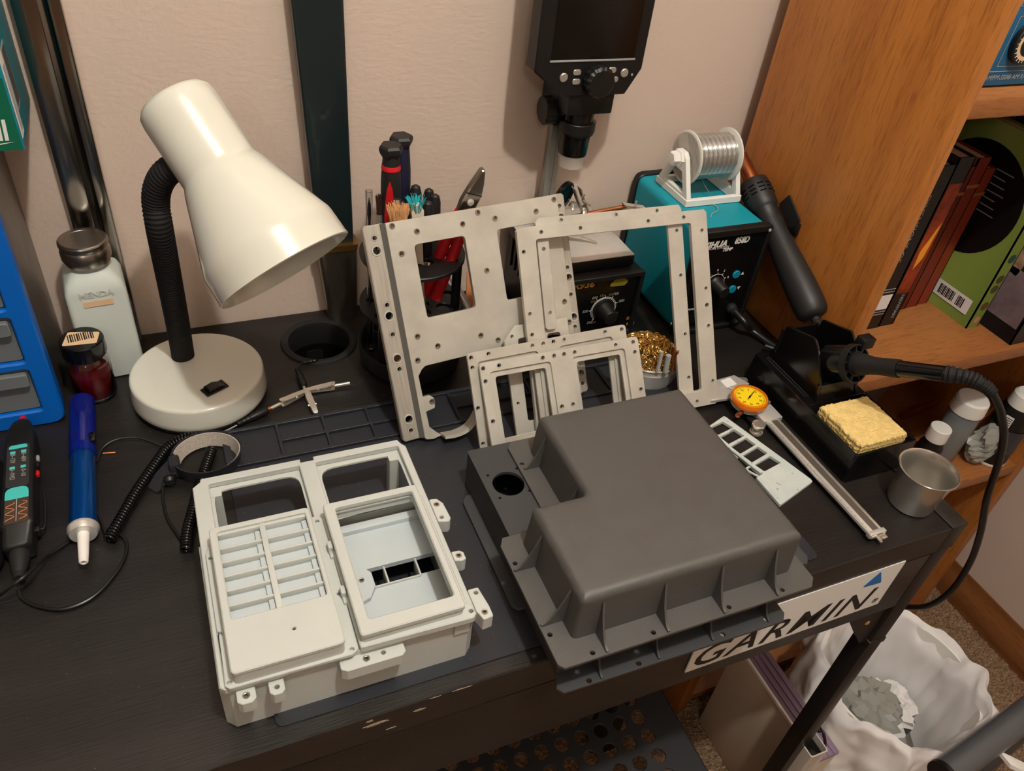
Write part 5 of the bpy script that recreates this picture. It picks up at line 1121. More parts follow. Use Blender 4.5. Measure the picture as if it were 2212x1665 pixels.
for k in range(8): part('grip_rib', G().box(-.0035, -.0040, .026+.0042*k, .0035, -.0030, .0275+.0042*k), M['tealp'], t)
bristles(0, .001, .176, .014, .0048, 90, 1.2, M['tealbr'], t)
t = tool('glass_tube', 'slim clear tube standing at the carousel rim beside the fine brushes', 'tube', -.0407, .0115); T_ = .1954-zf
part('tube_wall', G().lathe([(.0030, 0), (.0034, 0), (.0034, T_), (.0028, T_), (.0028, .001)], 18), M['glass'], t)
part('inner_brush', G().lathe([(0, .01), (.0012, .01), (.0012, T_-.03), (.0020, T_-.024), (.0016, T_-.014), (0, T_-.006)], 12), M['black'], t)
t = tool('artist_brush', 'fine artist brush with dark brown hair standing in the carousel', 'brush', -.0305, .0115); T_ = .1906-zf
part('handle', G().lathe([(0, 0), (.0018, 0), (.0026, .06), (.0028, T_-.040)], 14), M['steelsat'], t)
part('ferrule', G().lathe([(.0029, T_-.042), (.0034, T_-.020)], 14), M['chrome'], t)
bristles(0, 0, T_-.021, .020, .0030, 70, .25, pm('brown_hair', (60, 36, 24), .7), t, .0003)
# flush cutters with red handles
p0, p1 = ypl(958, 566, .370), ypl(1042, 362, .370)
pl = thing('flush_cutters', 'red-handled flush cutters standing jaws up in the carousel', 'pliers', (p0.x, p0.y, p0.z))
d_ = p1 - p0; PL = d_.length; PMx = axes((0, 0, 0), Vector((1, 0, 0)) - d_.normalized()*d_.normalized().x, d_)
for s in (-1, 1):
    part('handle', G().tube(catmull([(s*.0052, -.040, s*.003), (s*.0052, -.010, s*.003), (s*.0050, .02, s*.003), (s*.0040, PL*.50, s*.002), (s*.0025, PL*.60, 0)], 6), .0064, 12, rfun=lambda t_: .0064 - .0016*t_), M['red'], pl, mat=PMx)
jaw = [(-.0080, PL*.52), (.0080, PL*.52), (.0085, PL*.66), (.0095, PL*.74), (.0070, PL*.86), (.0020, PL), (-.0012, PL*.985), (-.0060, PL*.80), (-.0085, PL*.66)]
part('jaws', G().plate([rpoly(jaw, .0012)], .0085, .0012, Matrix.Translation((0, 0, -.0042))), pm('polished_tool_steel', (150, 144, 136), .25, 1.), pl, mat=PMx)
part('pivot', G().lathe([(.0034, .0043), (.0034, .0052), (0, .0056)], 18, Matrix.Translation((0, PL*.67, 0))), M['steelsat'], pl, mat=PMx)
part('jaw_joint', G().box(-.0078, PL*.745, .0040, .0088, PL*.755, .0046), M['black'], pl, mat=PMx)
# things stored behind the carousel
q = ypl(1018, 640, .455)
single('orange_card', G().cbox((0, 0, .024), (.026, .004, .048), .0005, rot=Euler((R(-8), 0, R(-12)), 'XYZ').to_matrix()), M['orange'], 'small orange card standing behind the carousel', 'card', loc=(q.x+.008, .458, .0008))
for i, (u, v) in enumerate(((985, 640), (1000, 655))):
    a, c = ypl(u-45+i*6, v-85, .462), zpl(u+28, v+40, .006); dd_ = c - a
    t = thing('flat_brush', ['flat paint brush with dark hair lying behind the carousel', 'second flat paint brush with a steel ferrule lying behind the carousel'][i], 'brush', (a.x, a.y, a.z))
    MX = frame_to((0, 0, 0), dd_)[0]
    part('handle', G().lathe([(0, .028), (.0045, .028), (.0050, .05), (.0036, dd_.length), (0, dd_.length)], 16, MX @ Matrix.Diagonal((1, .6, 1, 1))), M['steelsat'], t)
    part('ferrule', G().lathe([(.0058, .010), (.0055, .030)], 16, MX @ Matrix.Diagonal((1, .6, 1, 1))), M['chrome'], t)
    part('hair', G().lathe([(0, -.012), (.0030, -.011), (.0058, .012)], 16, MX @ Matrix.Diagonal((1, .6, 1, 1))), pm('dark_hair', (66, 46, 34), .8), t)
# ------------------------------------------------------------------ dial caliper
ca, cb_ = Vector((-.1097, .0072, 0)), Vector((-.1105, .208, 0))
cal = thing('dial_caliper', 'steel dial caliper with yellow dial face lying on the desk', 'caliper', (ca.x, ca.y, 0), rot=(0, 0, math.atan2((cb_-ca).y, (cb_-ca).x) - math.pi/2))
part('beam', G().box(-.0082, .004, .0062, .0082, .225, .0098, .0005), M['steelsat'], cal)
part('beam_groove', G().box(-.0022, .004, .0096, .0052, .222, .0100), pm('beam_groove', (146, 138, 128), .45, .9), cal)
part('beam_edge', G().box(.0056, .004, .0097, .0080, .222, .0102, .0002), M['chrome'], cal)
part('graduations', G().plate([rect(-.0078, .010+.001*i, -.0078+(.0030 if i % 10 == 0 else .0022 if i % 5 == 0 else .0015), .0103+.001*i) for i in range(170)], .0001, 0, Matrix.Translation((0, 0, .0098))), M['blackprint'], cal)
part('end_stop', G().box(-.0098, .0050, .0058, .0098, .0098, .0112, .0005), M['steelsat'], cal)
part('end_tab', G().box(.001, .0, .0060, .0075, .005, .0090, .0004), M['chrome'], cal)
part('depth_rod', G().box(-.0012, -.0015, .0050, .0012, .02, .0062), M['chrome'], cal)
part('slider', G().box(-.0125, .165, .0050, .0125, .212, .0118, .0007), M['steelsat'], cal)
dcx, dcy = zpl(1620, 857, .022).x, zpl(1620, 857, .022).y
dl = Matrix.Rotation(-cal.rotation_euler.z, 4, 'Z') @ Vector((dcx-ca.x, dcy-ca.y, 0))
DC = Matrix.Translation((dl.x, dl.y, 0))
part('dial_housing', G().lathe([(0, .0105), (.0165, .0105), (.0180, .012), (.0180, .0165), (0, .0165)], 40, DC), M['printgrey'], cal)
part('dial_rim', G().lathe([(.0165, .0160), (.0195, .0165), (.0200, .018), (.0200, .0210), (.0190, .0232), (.0172, .0238), (.0168, .0225), (.0168, .0180)], 72, DC, wob=lambda i: 1+.010*(i % 2)), M['amber'], cal)
part('dial_face', G().lathe([(0, .0215), (.0168, .0215), (.0168, .021)], 48, DC), M['yellow'], cal)
part('dial_lens', G().lathe([(.0170, .0228), (.0160, .0232), (0, .0236)], 48, DC), pm('clear_lens', (255, 255, 255), .02, trans=1., ior=1.15, alpha=.25), cal)
FD = DC @ Matrix.Translation((0, 0, .0216)) @ Matrix.Rotation(R(-28), 4, 'Z')
for i in range(100):
    a = R(3.6*i); l_ = .0018 if i % 5 == 0 else .0010
    if i == 0:
        tk = G().box(-.00012, .0148, 0, .00012, .0148+.0010, .0001).mesh('dial_tick'); tl_ = G().box(-.00016, .0140, 0, .00016, .0158, .0001).mesh('dial_tick')
        tk.materials.append(M['blackprint']); tl_.materials.append(M['blackprint'])
    part('dial_tick', tl_ if i % 5 == 0 else tk, M['blackprint'], cal, mat=FD @ Matrix.Rotation(a, 4, 'Z'))
for i in range(10): text(str(10*i), .0034, M['blackprint'], cal, FD @ Matrix.Translation((-math.sin(R(-36*i))*.0118, math.cos(R(36*i))*.0118, 0)))
part('needle', G().plate([[(-.0004, -.006), (.0004, -.006), (.0007, 0), (.0002, .0150), (-.0002, .0150), (-.0007, 0)], circ(0, 0, .0003, 8)], .0003, 0, DC @ Matrix.Translation((0, 0, .0219)) @ Matrix.Rotation(R(-58), 4, 'Z')), M['blackprint'], cal)
part('needle_hub', G().lathe([(.0012, .0217), (.0012, .0226), (0, .0228)], 14, DC), M['blackprint'], cal)
part('clamp_screw', G().cyl((dl.x-.014, dl.y-.010, .013), (dl.x-.023, dl.y-.014, .013), .0024, .0027, n=16), M['copper'], cal)
part('clamp_screw', G().cyl((dl.x+.015, dl.y-.010, .014), (dl.x+.024, dl.y-.006, .014), .0020, n=14), M['chrome'], cal)
w0 = Matrix.Rotation(-cal.rotation_euler.z, 4, 'Z') @ (zpl(1639, 917, .012) - Vector((ca.x, ca.y, 0)))
part('thumb_roller', G().lathe([(0, .0005), (.0066, .0005), (.0070, .001), (.0070, .003), (.0045, .0035), (.0045, .008), (.0066, .0085), (.0070, .0095), (.0070, .0125), (.0060, .0135), (0, .0136)], 36, Matrix.Translation((w0.x, w0.y, 0)), wob=lambda i: 1+.012*(i % 2)), M['chrome'], cal)
part('roller_arm', G().cbox((w0.x+.003, w0.y+.010, .006), (.008, .018, .004), .001), M['black'], cal)
def lc_(u, v, z=.008):
    p = zpl(u, v, z) - Vector((ca.x, ca.y, 0)); p = Matrix.Rotation(-cal.rotation_euler.z, 4, 'Z') @ p; return (p.x, p.y)
part('moving_jaw', G().plate([[lc_(1535, 868), lc_(1549, 842), lc_(1565, 838), lc_(1595, 852), lc_(1600, 876), lc_(1578, 862)]], .0035, .0004, Matrix.Translation((0, 0, .0062))), M['steelsat'], cal)
part('fixed_jaw', G().plate([[lc_(1530, 832), lc_(1548, 822), lc_(1585, 812), lc_(1618, 830), lc_(1600, 846), lc_(1565, 838), lc_(1545, 844)]], .0035, .0004, Matrix.Translation((0, 0, .0062))), M['steelsat'], cal)
part('paper_tag', G().plate([[lc_(1556, 822, .0102), lc_(1577, 815, .0102), lc_(1592, 829, .0102), lc_(1570, 837, .0102)]], .0003, 0, Matrix.Translation((0, 0, .0099))), M['whiteprint'], cal)
part('inside_jaw', G().plate([[lc_(1590, 815), lc_(1612, 816), lc_(1616, 822), lc_(1606, 828)]], .0025, .0003, Matrix.Translation((0, 0, .0062))), M['chrome'], cal)
# ------------------------------------------------------------------ pale ladder bracket
def bc(u, v, z=.0035): p = zpl(1540+u*.2403, 800+v*.2403, z); return (p.x, p.y)
bo = [bc(*p) for p in ((-70, 525), (95, 412), (118, 420), (640, 800), (880, 978), (895, 1000), (605, 1212), (388, 965), (432, 938), (350, 868), (240, 775), (130, 690))]
bw_ = [[bc(*p) for p in wn] for wn in (((90, 460), (180, 515), (45, 580), (-40, 522)), ((195, 530), (280, 590), (140, 662), (65, 600)), ((300, 605), (385, 668), (245, 750), (160, 685)), ((405, 685), (490, 745), (350, 828), (268, 768)), ((515, 770), (610, 830), (462, 908), (375, 850)))]
c = bc(400, 850)
br = thing('ladder_bracket', 'pale grey-green plastic bracket with ladder openings, lying beside the caliper', 'bracket', (c[0], c[1], 0))
OBr = (-c[0], -c[1], 0)
pgm = specks(pm('scuffed_grey_green_plastic', (196, 202, 196), .45, col2=(178, 186, 184), vs=40.), 160., .66, (96, 100, 112), .55)
part('ladder_plate', G().plate([rpoly(bo, .0006, 2)] + [rpoly(x, .0006, 2) for x in bw_], .0038, .0004, Matrix.Translation((0, 0, .0003))), pgm, br, OBr)
part('rail_lip', G().tube([Vector(bc(*p)+(.0045,)) for p in ((-40, 528), (130, 692), (240, 778), (352, 868), (440, 935))], .0012, 6), pgm, br, OBr)
part('hook', G().tube([Vector(bc(*p)+(.0022,)) for p in ((345, 852), (305, 872), (325, 900), (420, 950))], .0012, 6), pgm, br, OBr)
part('lower_lip', G().tube([Vector(bc(*p)+(.0016,)) for p in ((90, 625), (165, 720), (230, 775))], .0010, 6), pgm, br, OBr)
# ------------------------------------------------------------------ soldering iron stand, sponge, iron
IX0, IX1, IY0, IY1 = -.0855, -.0055, .0835, .252
ist = thing('iron_stand', 'black soldering iron stand with a sponge tray and funnel holder', 'iron stand', (-.045, .165, 0))
OI = (.045, -.165, 0)
def taper(z0, z1, d0, d1, x0=IX0, x1=IX1, y0=IY0, y1=IY1, r_=.004):
    return [[(x, y, z) for x, y in rrect(x0+d, y0+d, x1-d, y1-d, r_, 4)] for z, d in ((z0, d0), (z1, d1))]
o_, i_ = taper(.0004, .034, -.0025, 0), taper(.034, .010, .002, .003)
YS = .160
part('outer_wall', G().loft(o_, True, False), M['blackgloss'], ist, OI)
part('tray_rim', G().plate([rrect(IX0, IY0, IX1, IY1, .004), rrect(IX0+.0025, IY0+.0025, IX1-.0025, YS, .002)], .0015, .0003, Matrix.Translation((0, 0, .0335))), M['blackgloss'], ist, OI)
part('tray_well', G().loft([[(x, y, z) for x, y in rrect(IX0+.0025+d, IY0+.0025+d, IX1-.0025-d, YS-d, .002, 3)] for z, d in ((.0336, 0), (.014, .002))], False, True), M['blackgloss'], ist, OI)
part('deck_groove', G().tube([(IX0+.008, YS+.012, .0352), (IX0+.008, IY1-.012, .0352), (IX0+.011, IY1-.010, .0352), (IX0+.012, IY1-.014, .0352), (IX0+.012, YS+.012, .0352)], .0006, 6), M['grip'], ist, OI)
WX0, WX1 = -.0735, -.0245
def wing(x):
    pts = [(.2444, .034), (.2356, .0814), (.1954, .0940), (.1860, .0860), (.1640, .0510), (.1600, .034)]
    return G().plate([rpoly(pts, [.002, .003, .006, .004, .004, .001])], .0030, .0005, axes((x+.0015, 0, 0), (0, 1, 0), (0, 0, 1)))
part('holder_wing', wing(WX0), M['blackgloss'], ist, OI)
part('holder_wing', wing(WX1), M['blackgloss'], ist, OI)
part('holder_back', G().box(WX0, .236, .034, WX1, .239, .076, .0006), M['blackgloss'], ist, OI)
part('holder_front', G().poly([(WX0, .1600, .0345), (WX1, .1600, .0345), (WX1, .1655, .0540), (WX0, .1655, .0540), (WX0, .1630, .0345), (WX1, .1630, .0345), (WX1, .1690, .0540), (WX0, .1690, .0540)], [(0, 1, 2, 3), (4, 7, 6, 5), (0, 3, 7, 4), (1, 5, 6, 2), (3, 2, 6, 7), (0, 4, 5, 1)]), M['blackgloss'], ist, OI)
yw, el = R(10), R(30)
IA = Vector((math.sin(yw)*math.cos(el), -math.cos(yw)*math.cos(el), math.sin(el)))
IP = xpl(1845, 785, -.045)
part('holder_throat', G().lathe([(.0175, -.030), (.0185, -.012), (.0190, -.003), (.0175, -.003), (.0165, -.012), (.0155, -.030)], 30, frame_to(IP + IA*.0, IP + IA)[0]), M['blackgloss'], ist, OI)
for rr0, rr1 in ((.0115, .0130), (.0185, .0202)): part('holder_ring', G().lathe([(rr0, -.004), (rr1, -.004), (rr1, .003), (rr0, .003), (rr0, -.004)], 40, frame_to(IP, IP+IA)[0]), M['black'], ist, OI)
for k in range(9): part('ring_spoke', G().cbox((0, 0, 0), (.0066, .0016, .006), .0003), M['black'], ist, mat=Matrix.Translation(OI) @ frame_to(IP, IP+IA)[0] @ Matrix.Rotation(R(40*k), 4, 'Z') @ Matrix.Translation((.0158, 0, -.0005)))
part('holder_cap', G().box(-.036, .166, IP.z+.010, -.020, .178, IP.z+.022, .0012), M['black'], ist, OI)
ir = thing('soldering_iron', 'black soldering iron resting in the stand with a grey foam grip', 'soldering iron', (IP.x, IP.y, IP.z))
IM = frame_to((0, 0, 0), IA)[0]
part('heater', G().lathe([(0, -.055), (.0006, -.055), (.0028, -.045), (.0032, -.01), (.0045, -.008), (.0045, -.004)], 16, IM), M['chrome'], ir)
part('foam_grip', G().lathe([(0, -.005), (.0108, -.005), (.0112, .000), (.0112, .010), (.0092, .020), (.0086, .030), (.0092, .046), (.0090, .050), (0, .050)], 30, IM), M['blackmatte'], ir)
part('handle', G().lathe([(0, .049), (.0080, .049), (.0078, .060), (.0074, .096), (0, .096)], 28, IM), M['blackgloss'], ir)
# cable path: strain relief curves down and hangs over the desk end
e0 = IP + IA*.094
dr0 = depth(e0)
rel = [e0, dpl(2090, 815, dr0-.012), dpl(2125, 832, dr0-.016), dpl(2146, 850, dr0-.016)]
relc = catmull(rel, 14); nr = len(relc)
part('strain_relief', G().tube([p - IP for p in relc], .006, 14, rfun=lambda t_: (.0078 - .0030*t_)*(1 + .10*(1 if int(t_*26) % 2 else -1))), M['blackmatte'], ir, ang=25)
cp = [relc[-3]] + [dpl(u, v, d) for u, v, d in ((2162, 890, dr0-.010), (2168, 945, dr0+.005), (2155, 1005, dr0+.03), (2132, 1075, dr0+.07), (2118, 1150, dr0+.12), (2095, 1215, dr0+.17), (2055, 1275, dr0+.22), (2005, 1308, dr0+.27), (1950, 1310, dr0+.31), (1900, 1300, dr0+.34))]
part('power_cable', G().tube([p - IP for p in catmull(cp, 12)], .0036, 12), M['wire'], ir)
SPZ = .0415
sc_ = [zpl(*p, SPZ) for p in ((1766, 884), (1880, 864), (1960, 940), (1854, 968))]
cx_ = sum((p.x for p in sc_))/4; cy_ = sum((p.y for p in sc_))/4
sg = thing('sponge', 'yellow cellulose sponge slab in the stand tray', 'sponge', (cx_, cy_, .0150))
nx_, ny_ = 46, 42; vs2, fs2 = [], []
X_0, X_1, Y_0, Y_1 = -.0785, -.0160, .0895, .1500
import mathutils
def sh_(i, j): return (X_0 + (X_1-X_0)*i/nx_ - cx_, Y_0 + (Y_1-Y_0)*j/ny_ - cy_)
def hz_(x, y):
    n_ = mathutils.noise.noise(Vector((x*90, y*90, 1)))*.0012 + mathutils.noise.noise(Vector((x*400, y*400, 2)))*.0006
    r_ = math.hypot((x-.004)/1.25, y+.002); n_ += -.0009*math.exp(-((r_-.0105)/.0009)**2)
    return SPZ - .0145 + n_
idx = {}
for j in range(ny_+1):
    for i in range(nx_+1):
        x, y = sh_(i, j); ed = (i in (0, nx_)) or (j in (0, ny_)); jt = random.uniform(-.0008, .0008) if ed else 0
        if i == 0 and j < 3 or i == nx_ and j < 3: x += (.002 if i == 0 else -.002)*(3-j)/3
        idx[i, j] = len(vs2); vs2.append((x+jt, y+jt, hz_(x, y) - (.0012 if ed else 0)))
fs2 = [(idx[i, j], idx[i+1, j], idx[i+1, j+1], idx[i, j+1]) for j in range(ny_) for i in range(nx_)]
bd = [(i, 0) for i in range(nx_)] + [(nx_, j) for j in range(ny_)] + [(i, ny_) for i in range(nx_, 0, -1)] + [(0, j) for j in range(ny_, 0, -1)]
prev = [idx[b] for b in bd]
for lv in range(1, 11):
    z = (SPZ-.0145)*(1-lv/10.); cur = []
    for b in bd:
        x, y, _ = vs2[idx[b]]; k_ = 1 + (.012 if lv % 2 else -.008) + random.uniform(-.006, .006); cur.append(len(vs2)); vs2.append((x*k_, y*k_, z))
    for q in range(len(bd)): fs2.append((prev[q], cur[q], cur[(q+1) % len(bd)], prev[(q+1) % len(bd)]))
    prev = cur
fs2.append(prev[::-1])
me = bpy.data.meshes.new('sponge_slab'); me.from_pydata(vs2, [], fs2); me.update()
part('sponge_slab', me, M['sponge'], sg)
# ------------------------------------------------------------------ steel cup
single('steel_cup', G().lathe([(0, .0004), (.0195, .0004), (.0215, .002), (.0222, .006), (.0240, .030), (.0258, .0445), (.0275, .0455), (.0281, .0464), (.0275, .0472), (.0262, .0468), (.0246, .044), (.0230, .030), (.0212, .006), (.020, .0035), (0, .003)], 64), pm('cup_steel', (200, 196, 188), .24, .9, var=.04, vs=40.), 'small tapered stainless steel cup at the desk corner', 'cup', loc=(-.0395, .0405, .0))
# ------------------------------------------------------------------ bookcase contents
SZ = -.0075
def book(label, x0, x1, y0, dep, h, m, name='book', extra=None):
    t = thing(name, label, 'book', ((x0+x1)/2, y0, SZ+.0003))
    w_ = (x1-x0)/2
    part('cover', G().plate([[(-w_, 0), (w_, 0), (w_, h), (-w_, h)]], .002, 0, axes((0, .002, 0), (1, 0, 0), (0, 0, 1))).box(-w_, 0, 0, -w_+.0015, dep, h).box(w_-.0015, 0, 0, w_, dep, h), m, t)
    part('pages', G().box(-w_+.0015, .002, .002, w_-.0015, dep-.003, h-.003), M['tan'], t)
    return t, w_
bk1 = pm('black_book', (14, 13, 13), .4)
t, w_ = book('thin black book with white spine lettering against the case side', .126, .1615, .2995, .13, .225, bk1)
text('DIMENSIONS OF', .011, M['printgrey'], t, axes((-.004, -.0004, .145), (0, 0, -1), (1, 0, 0)), sx=1.1)
part('spine_label', G().plate([rect(-w_+.012, .030, w_-.002, .052)], .0003, 0, FRONT(0, 0, 0)), M['whiteprint'], t)
for z in (.022, .026, .056, .060): part('spine_band', G().box(-w_+.002, -.0004, z, w_-.002, 0, z+.001), M['printgrey'], t)
fire = pm('fiery_print', (190, 70, 20), .4, vs=30., col2=(30, 10, 12))
t, w_ = book('black book with a fiery orange spine picture', .163, .1885, .3005, .13, .232, bk1)
part('spine_picture', G().plate([rect(-w_+.003, .050, w_-.001, .200)], .0003, 0, FRONT(0, 0, 0)), fire, t)
part('flame', G().plate([[(-.002, .085), (.006, .100), (.010, .150), (.004, .135), (-.004, .110)]], .0002, 0, FRONT(0, -.0003, 0)), pm('flame_print', (238, 160, 40), .5), t)
text('NEWMAN', .008, M['printgrey'], t, axes((.004, -.0004, .030), (0, 0, -1), (1, 0, 0)))
for i, (x0_, x1_, h_, c_) in enumerate(((.2040, .2330, .205, (92, 30, 22)), (.2345, .2560, .214, (116, 40, 26)), (.2575, .2770, .198, (132, 50, 30)))):
    rm_ = pm('red_book_%d' % i, c_, .45)
    t, w_ = book(['dark red book standing beside the fiery spine', 'taller brick red book in the middle of the red trio', 'rust red book next to the lime green book'][i], x0_, x1_, .325+.002*i, .12, h_, rm_)
    part('spine_band', G().box(-w_, -.0006, h_*.82, w_, 0, h_*.84), pm('dull_gold_%d' % i, (150, 96, 50), .5), t)
lime = pm('lime_cover', (118, 134, 58), .4)
t, w_ = book('lime green book with a big black circle and barcode on its back cover', .2845, .3060, .2655, .165, .245, lime)
cy, cz = .083, .150
part('black_circle', G().plate([circ(cy, cz, .072, 48)], .0004, 0, axes((-w_, 0, 0), (0, -1, 0), (0, 0, 1)) @ Matrix.Diagonal((-1, 1, 1, 1))), bk1, t)
LF = lambda y, z: axes((-w_-.0005, y, z), (0, -1, 0), (0, 0, 1))
part('barcode_panel', G().plate([rect(-.030, -.011, .030, .011)], .0003, 0), M['whiteprint'], t, mat=LF(.040, .026))
part('barcode', G().plate([rect(-.022+.0022*i, -.007, -.0208+.0022*i+.0006*(i % 3 == 0), .007) for i in range(19) if i not in (12, 13)], .0002, 0), M['blackprint'], t, mat=LF(.040, .026) @ Matrix.Translation((0, 0, .0003)))
for k in range(7): part('text_line', G().plate([rect(-.024, 0, .020-.004*(k % 3), .0014)], .0002, 0), M['printgrey'], t, mat=LF(.062, .140+.009*k))
for k, (z, c_) in enumerate(((.012, (196, 120, 110)), (.034, (96, 60, 40)), (.060, (70, 62, 40)), (.075, (70, 62, 40)), (.105, (50, 70, 70)))):
    part('spine_motif', G().plate([circ(.001, z, .0062 if k else .005, 16)], .0003, 0, FRONT(0, 0, 0)), pm('motif_%d' % k, c_, .5), t)
t, w_ = book('large black picture book with a grey moonscape on its cover', .3150, .3600, .2200, .22, .262, bk1)
part('moon_print', G().plate([rect(-.215, .022, -.004, .090)], .0004, 0, axes((-w_, 0, 0), (0, -1, 0), (0, 0, 1))), pm('moonscape', (112, 96, 100), .5, var=.35, vs=24.), t)
part('lander_print', G().plate([rpoly([(-.070, .085), (-.040, .080), (-.035, .125), (-.055, .140), (-.072, .120)], .003)], .0004, 0, axes((-w_, 0, 0), (0, -1, 0), (0, 0, 1))), pm('lander', (150, 120, 96), .5, var=.6, vs=120.), t)
for k in range(6): part('text_line', G().plate([rect(-.080, 0, -.020-.006*(k % 2), .0014)], .0002, 0), M['printgrey'], t, mat=axes((-w_-.0004, 0, .160+.008*k), (0, -1, 0), (0, 0, 1)))
# radio kit on the upper shelf
rd = thing('radio_kit', 'blue panel radio kit box with a round tuning dial on the upper shelf', 'radio', (.20, .2365, .3305))
ORd = (-.20, -.2365, -.3305)
rb = pm('radio_blue', (22, 92, 132), .4, var=.04, vs=30.)
part('case', G().box(.040, .2400, .3305, .36, .40, .44, .002), M['black'], rd, ORd)
part('front_panel', G().box(.039, .2365, .3320, .361, .2400, .442, .001), rb, rd, ORd)
def rp(u, v): p = ypl(u, v, .2360); return (p.x+ORd[0], -.0005, p.z+ORd[2])
part('rule_line', G().box(.040+ORd[0], -.0004, .3450-.3305, .36+ORd[0], 0, .3455-.3305), M['printgrey'], rd)
text('AM/FM-550® AM RADIO SUPERHETERODYNE', .0062, M['printgrey'], rd, axes((.1135+ORd[0], -.0005, .3395-.3305), (1, 0, 0), (0, 0, 1)), shear=.15)
p = rp(2216, 90)
part('dial_plate', G().plate([rrect(-.022, -.022, .022, .022, .001), rrect(-.0215, -.0215, .0215, .0215, .001)], .0003, 0), M['printgrey'], rd, mat=axes((p[0], -.0001, p[2]), (1, 0, 0), (0, 0, 1)))
part('tuning_dial', G().lathe([(0, .003), (.0100, .003), (.0108, .006), (.0180, .006), (.0190, .005), (.0190, 0)], 48, axes((p[0], 0, p[2]), (1, 0, 0), (0, 0, 1))), M['black'], rd)
part('dial_scale', G().lathe([(.0115, .0062), (.0150, .0062), (.0150, .0058)], 40, axes((p[0], 0, p[2]), (1, 0, 0), (0, 0, 1))), M['tan'], rd)
for k in range(24): part('dial_tick', G().box(-.0002, .0150, .0060, .0002, .0172, .0064), M['whiteprint'], rd, mat=axes((p[0], 0, p[2]), (1, 0, 0), (0, 0, 1)) @ Matrix.Rotation(R(15*k), 4, 'Z'))
part('circuit_line', G().tube([(p[0]-.022, -.0003, p[2]+.03), (p[0]-.028, -.0003, p[2]+.03), (p[0]-.028, -.0003, p[2]+.045)], .0003, 5), M['printgrey'], rd)
# ------------------------------------------------------------------ lower shelf
S3 = -.286
c0 = ypl(2030, 930, .262)
t = thing('paint_bottle', 'small dark bottle with a white screw cap on the low shelf', 'bottle', (c0.x, .262, S3+.0003)); hB = c0.z - S3
part('body', G().lathe([(0, 0), (.0165, 0), (.018, .002), (.018, hB-.030), (.013, hB-.020), (.013, hB-.012), (0, hB-.012)], 32), bk1, t)
part('cap', G().lathe([(0, hB-.016), (.0155, hB-.016), (.0160, hB-.014), (.0155, hB+.006), (.0145, hB+.007), (0, hB+.007)], 36), M['white'], t)
c0 = ypl(2098, 868, .275)
t = thing('specimen_jar', 'clear plastic jar with a wide white lid at the back of the low shelf', 'jar', (c0.x, .275, S3+.0003)); hB = c0.z - S3
part('body', G().lathe([(.022, .001), (.023, .003), (.024, hB-.015), (.022, hB-.012)], 32), M['clearp'], t)
part('contents', G().lathe([(0, .002), (.021, .002), (.021, hB*.6), (0, hB*.6)], 24), M['tan'], t)
part('lid', G().lathe([(0, hB-.016), (.0255, hB-.016), (.0260, hB-.013), (.0245, hB+.006), (.022, hB+.009), (0, hB+.009)], 40), M['white'], t)
b0 = zpl(2158, 1008, S3)
t = thing('spray_bottle', 'black labelled bottle with white cap and white base rim on the low shelf', 'bottle', (min(b0.x, .497), max(b0.y, .245), S3+.0003))
part('body', G().lathe([(0, .004), (.0265, .004), (.027, .006), (.0255, .10), (.022, .112), (0, .112)], 36), bk1, t)
part('base_rim', G().lathe([(0, 0), (.0265, 0), (.0272, .001), (.0272, .0055), (0, .0055)], 36), M['white'], t)
part('cap', G().lathe([(0, .111), (.0215, .111), (.0220, .113), (.0200, .132), (.016, .136), (0, .136)], 36), M['white'], t)
part('label', G().lathe([(.02745, .030), (.02705, .075)], 36), pm('grey_label', (54, 52, 56), .5), t)
part('label_panel', G().plate([rect(-.006, .078, .006, .100)], .0004, 0, axes((-.0255, -.008, 0), (.3, -.95, 0), (0, 0, 1))), M['whiteprint'], t)
for k in range(5): part('label_print', G().plate([rect(-.005, .081+.0036*k, .005, .0822+.0036*k)], .0002, 0, axes((-.0260, -.0081, 0), (.3, -.95, 0), (0, 0, 1))), M['blackprint'], t)
c0 = ypl(2135, 940, .245)
t = thing('crumpled_bag', 'crumpled clear plastic bag between the jar and the black bottle', 'bag', (c0.x, .245, S3+.0003))
random.seed(5)
g = G(); rg = []
for k in range(12):
    z = .075*k/11; r_ = .024*math.sin(math.pi*(k+.6)/12.4)**.6
    rg.append([(math.cos(a)*r_*(1+.3*math.sin(3*a+k))*random.uniform(.85, 1.1), math.sin(a)*r_*.8*random.uniform(.85, 1.15), z) for a in [6.283*i/18 for i in range(18)]])
g.loft(rg); part('film', g, M['clearbag'], t, ang=10, smooth=False)
c0 = zpl(1985, 1010, S3)
single('wood_stick', G().cyl((-.04, 0, .006), (.05, .012, .006), .0058, n=16), M['copper'], 'brown round stick lying on the low shelf behind the bottles', 'stick', loc=(.455, .36, S3+.0005))
c0 = ypl(1965, 850, .30)
t = thing('cloth_doll_foot', 'dark draped cloth hanging at the back of the low shelf', 'cloth', (c0.x, .40, S3+.0003))
g = G(); rg = []
for k in range(10):
    z = .235*k/9
    rg.append([(-.10 + .20*i/24, .02*math.sin(i*.9+k*.3)+.006*math.sin(i*2.1), z) for i in range(25)] + [(-.10 + .20*i/24, .02*math.sin(i*.9+k*.3)+.006*math.sin(i*2.1)+.003, z) for i in range(24, -1, -1)])
g.loft(rg); part('fold', g, pm('taupe_cloth', (92, 72, 66), .9, var=.5, vs=12.), t)
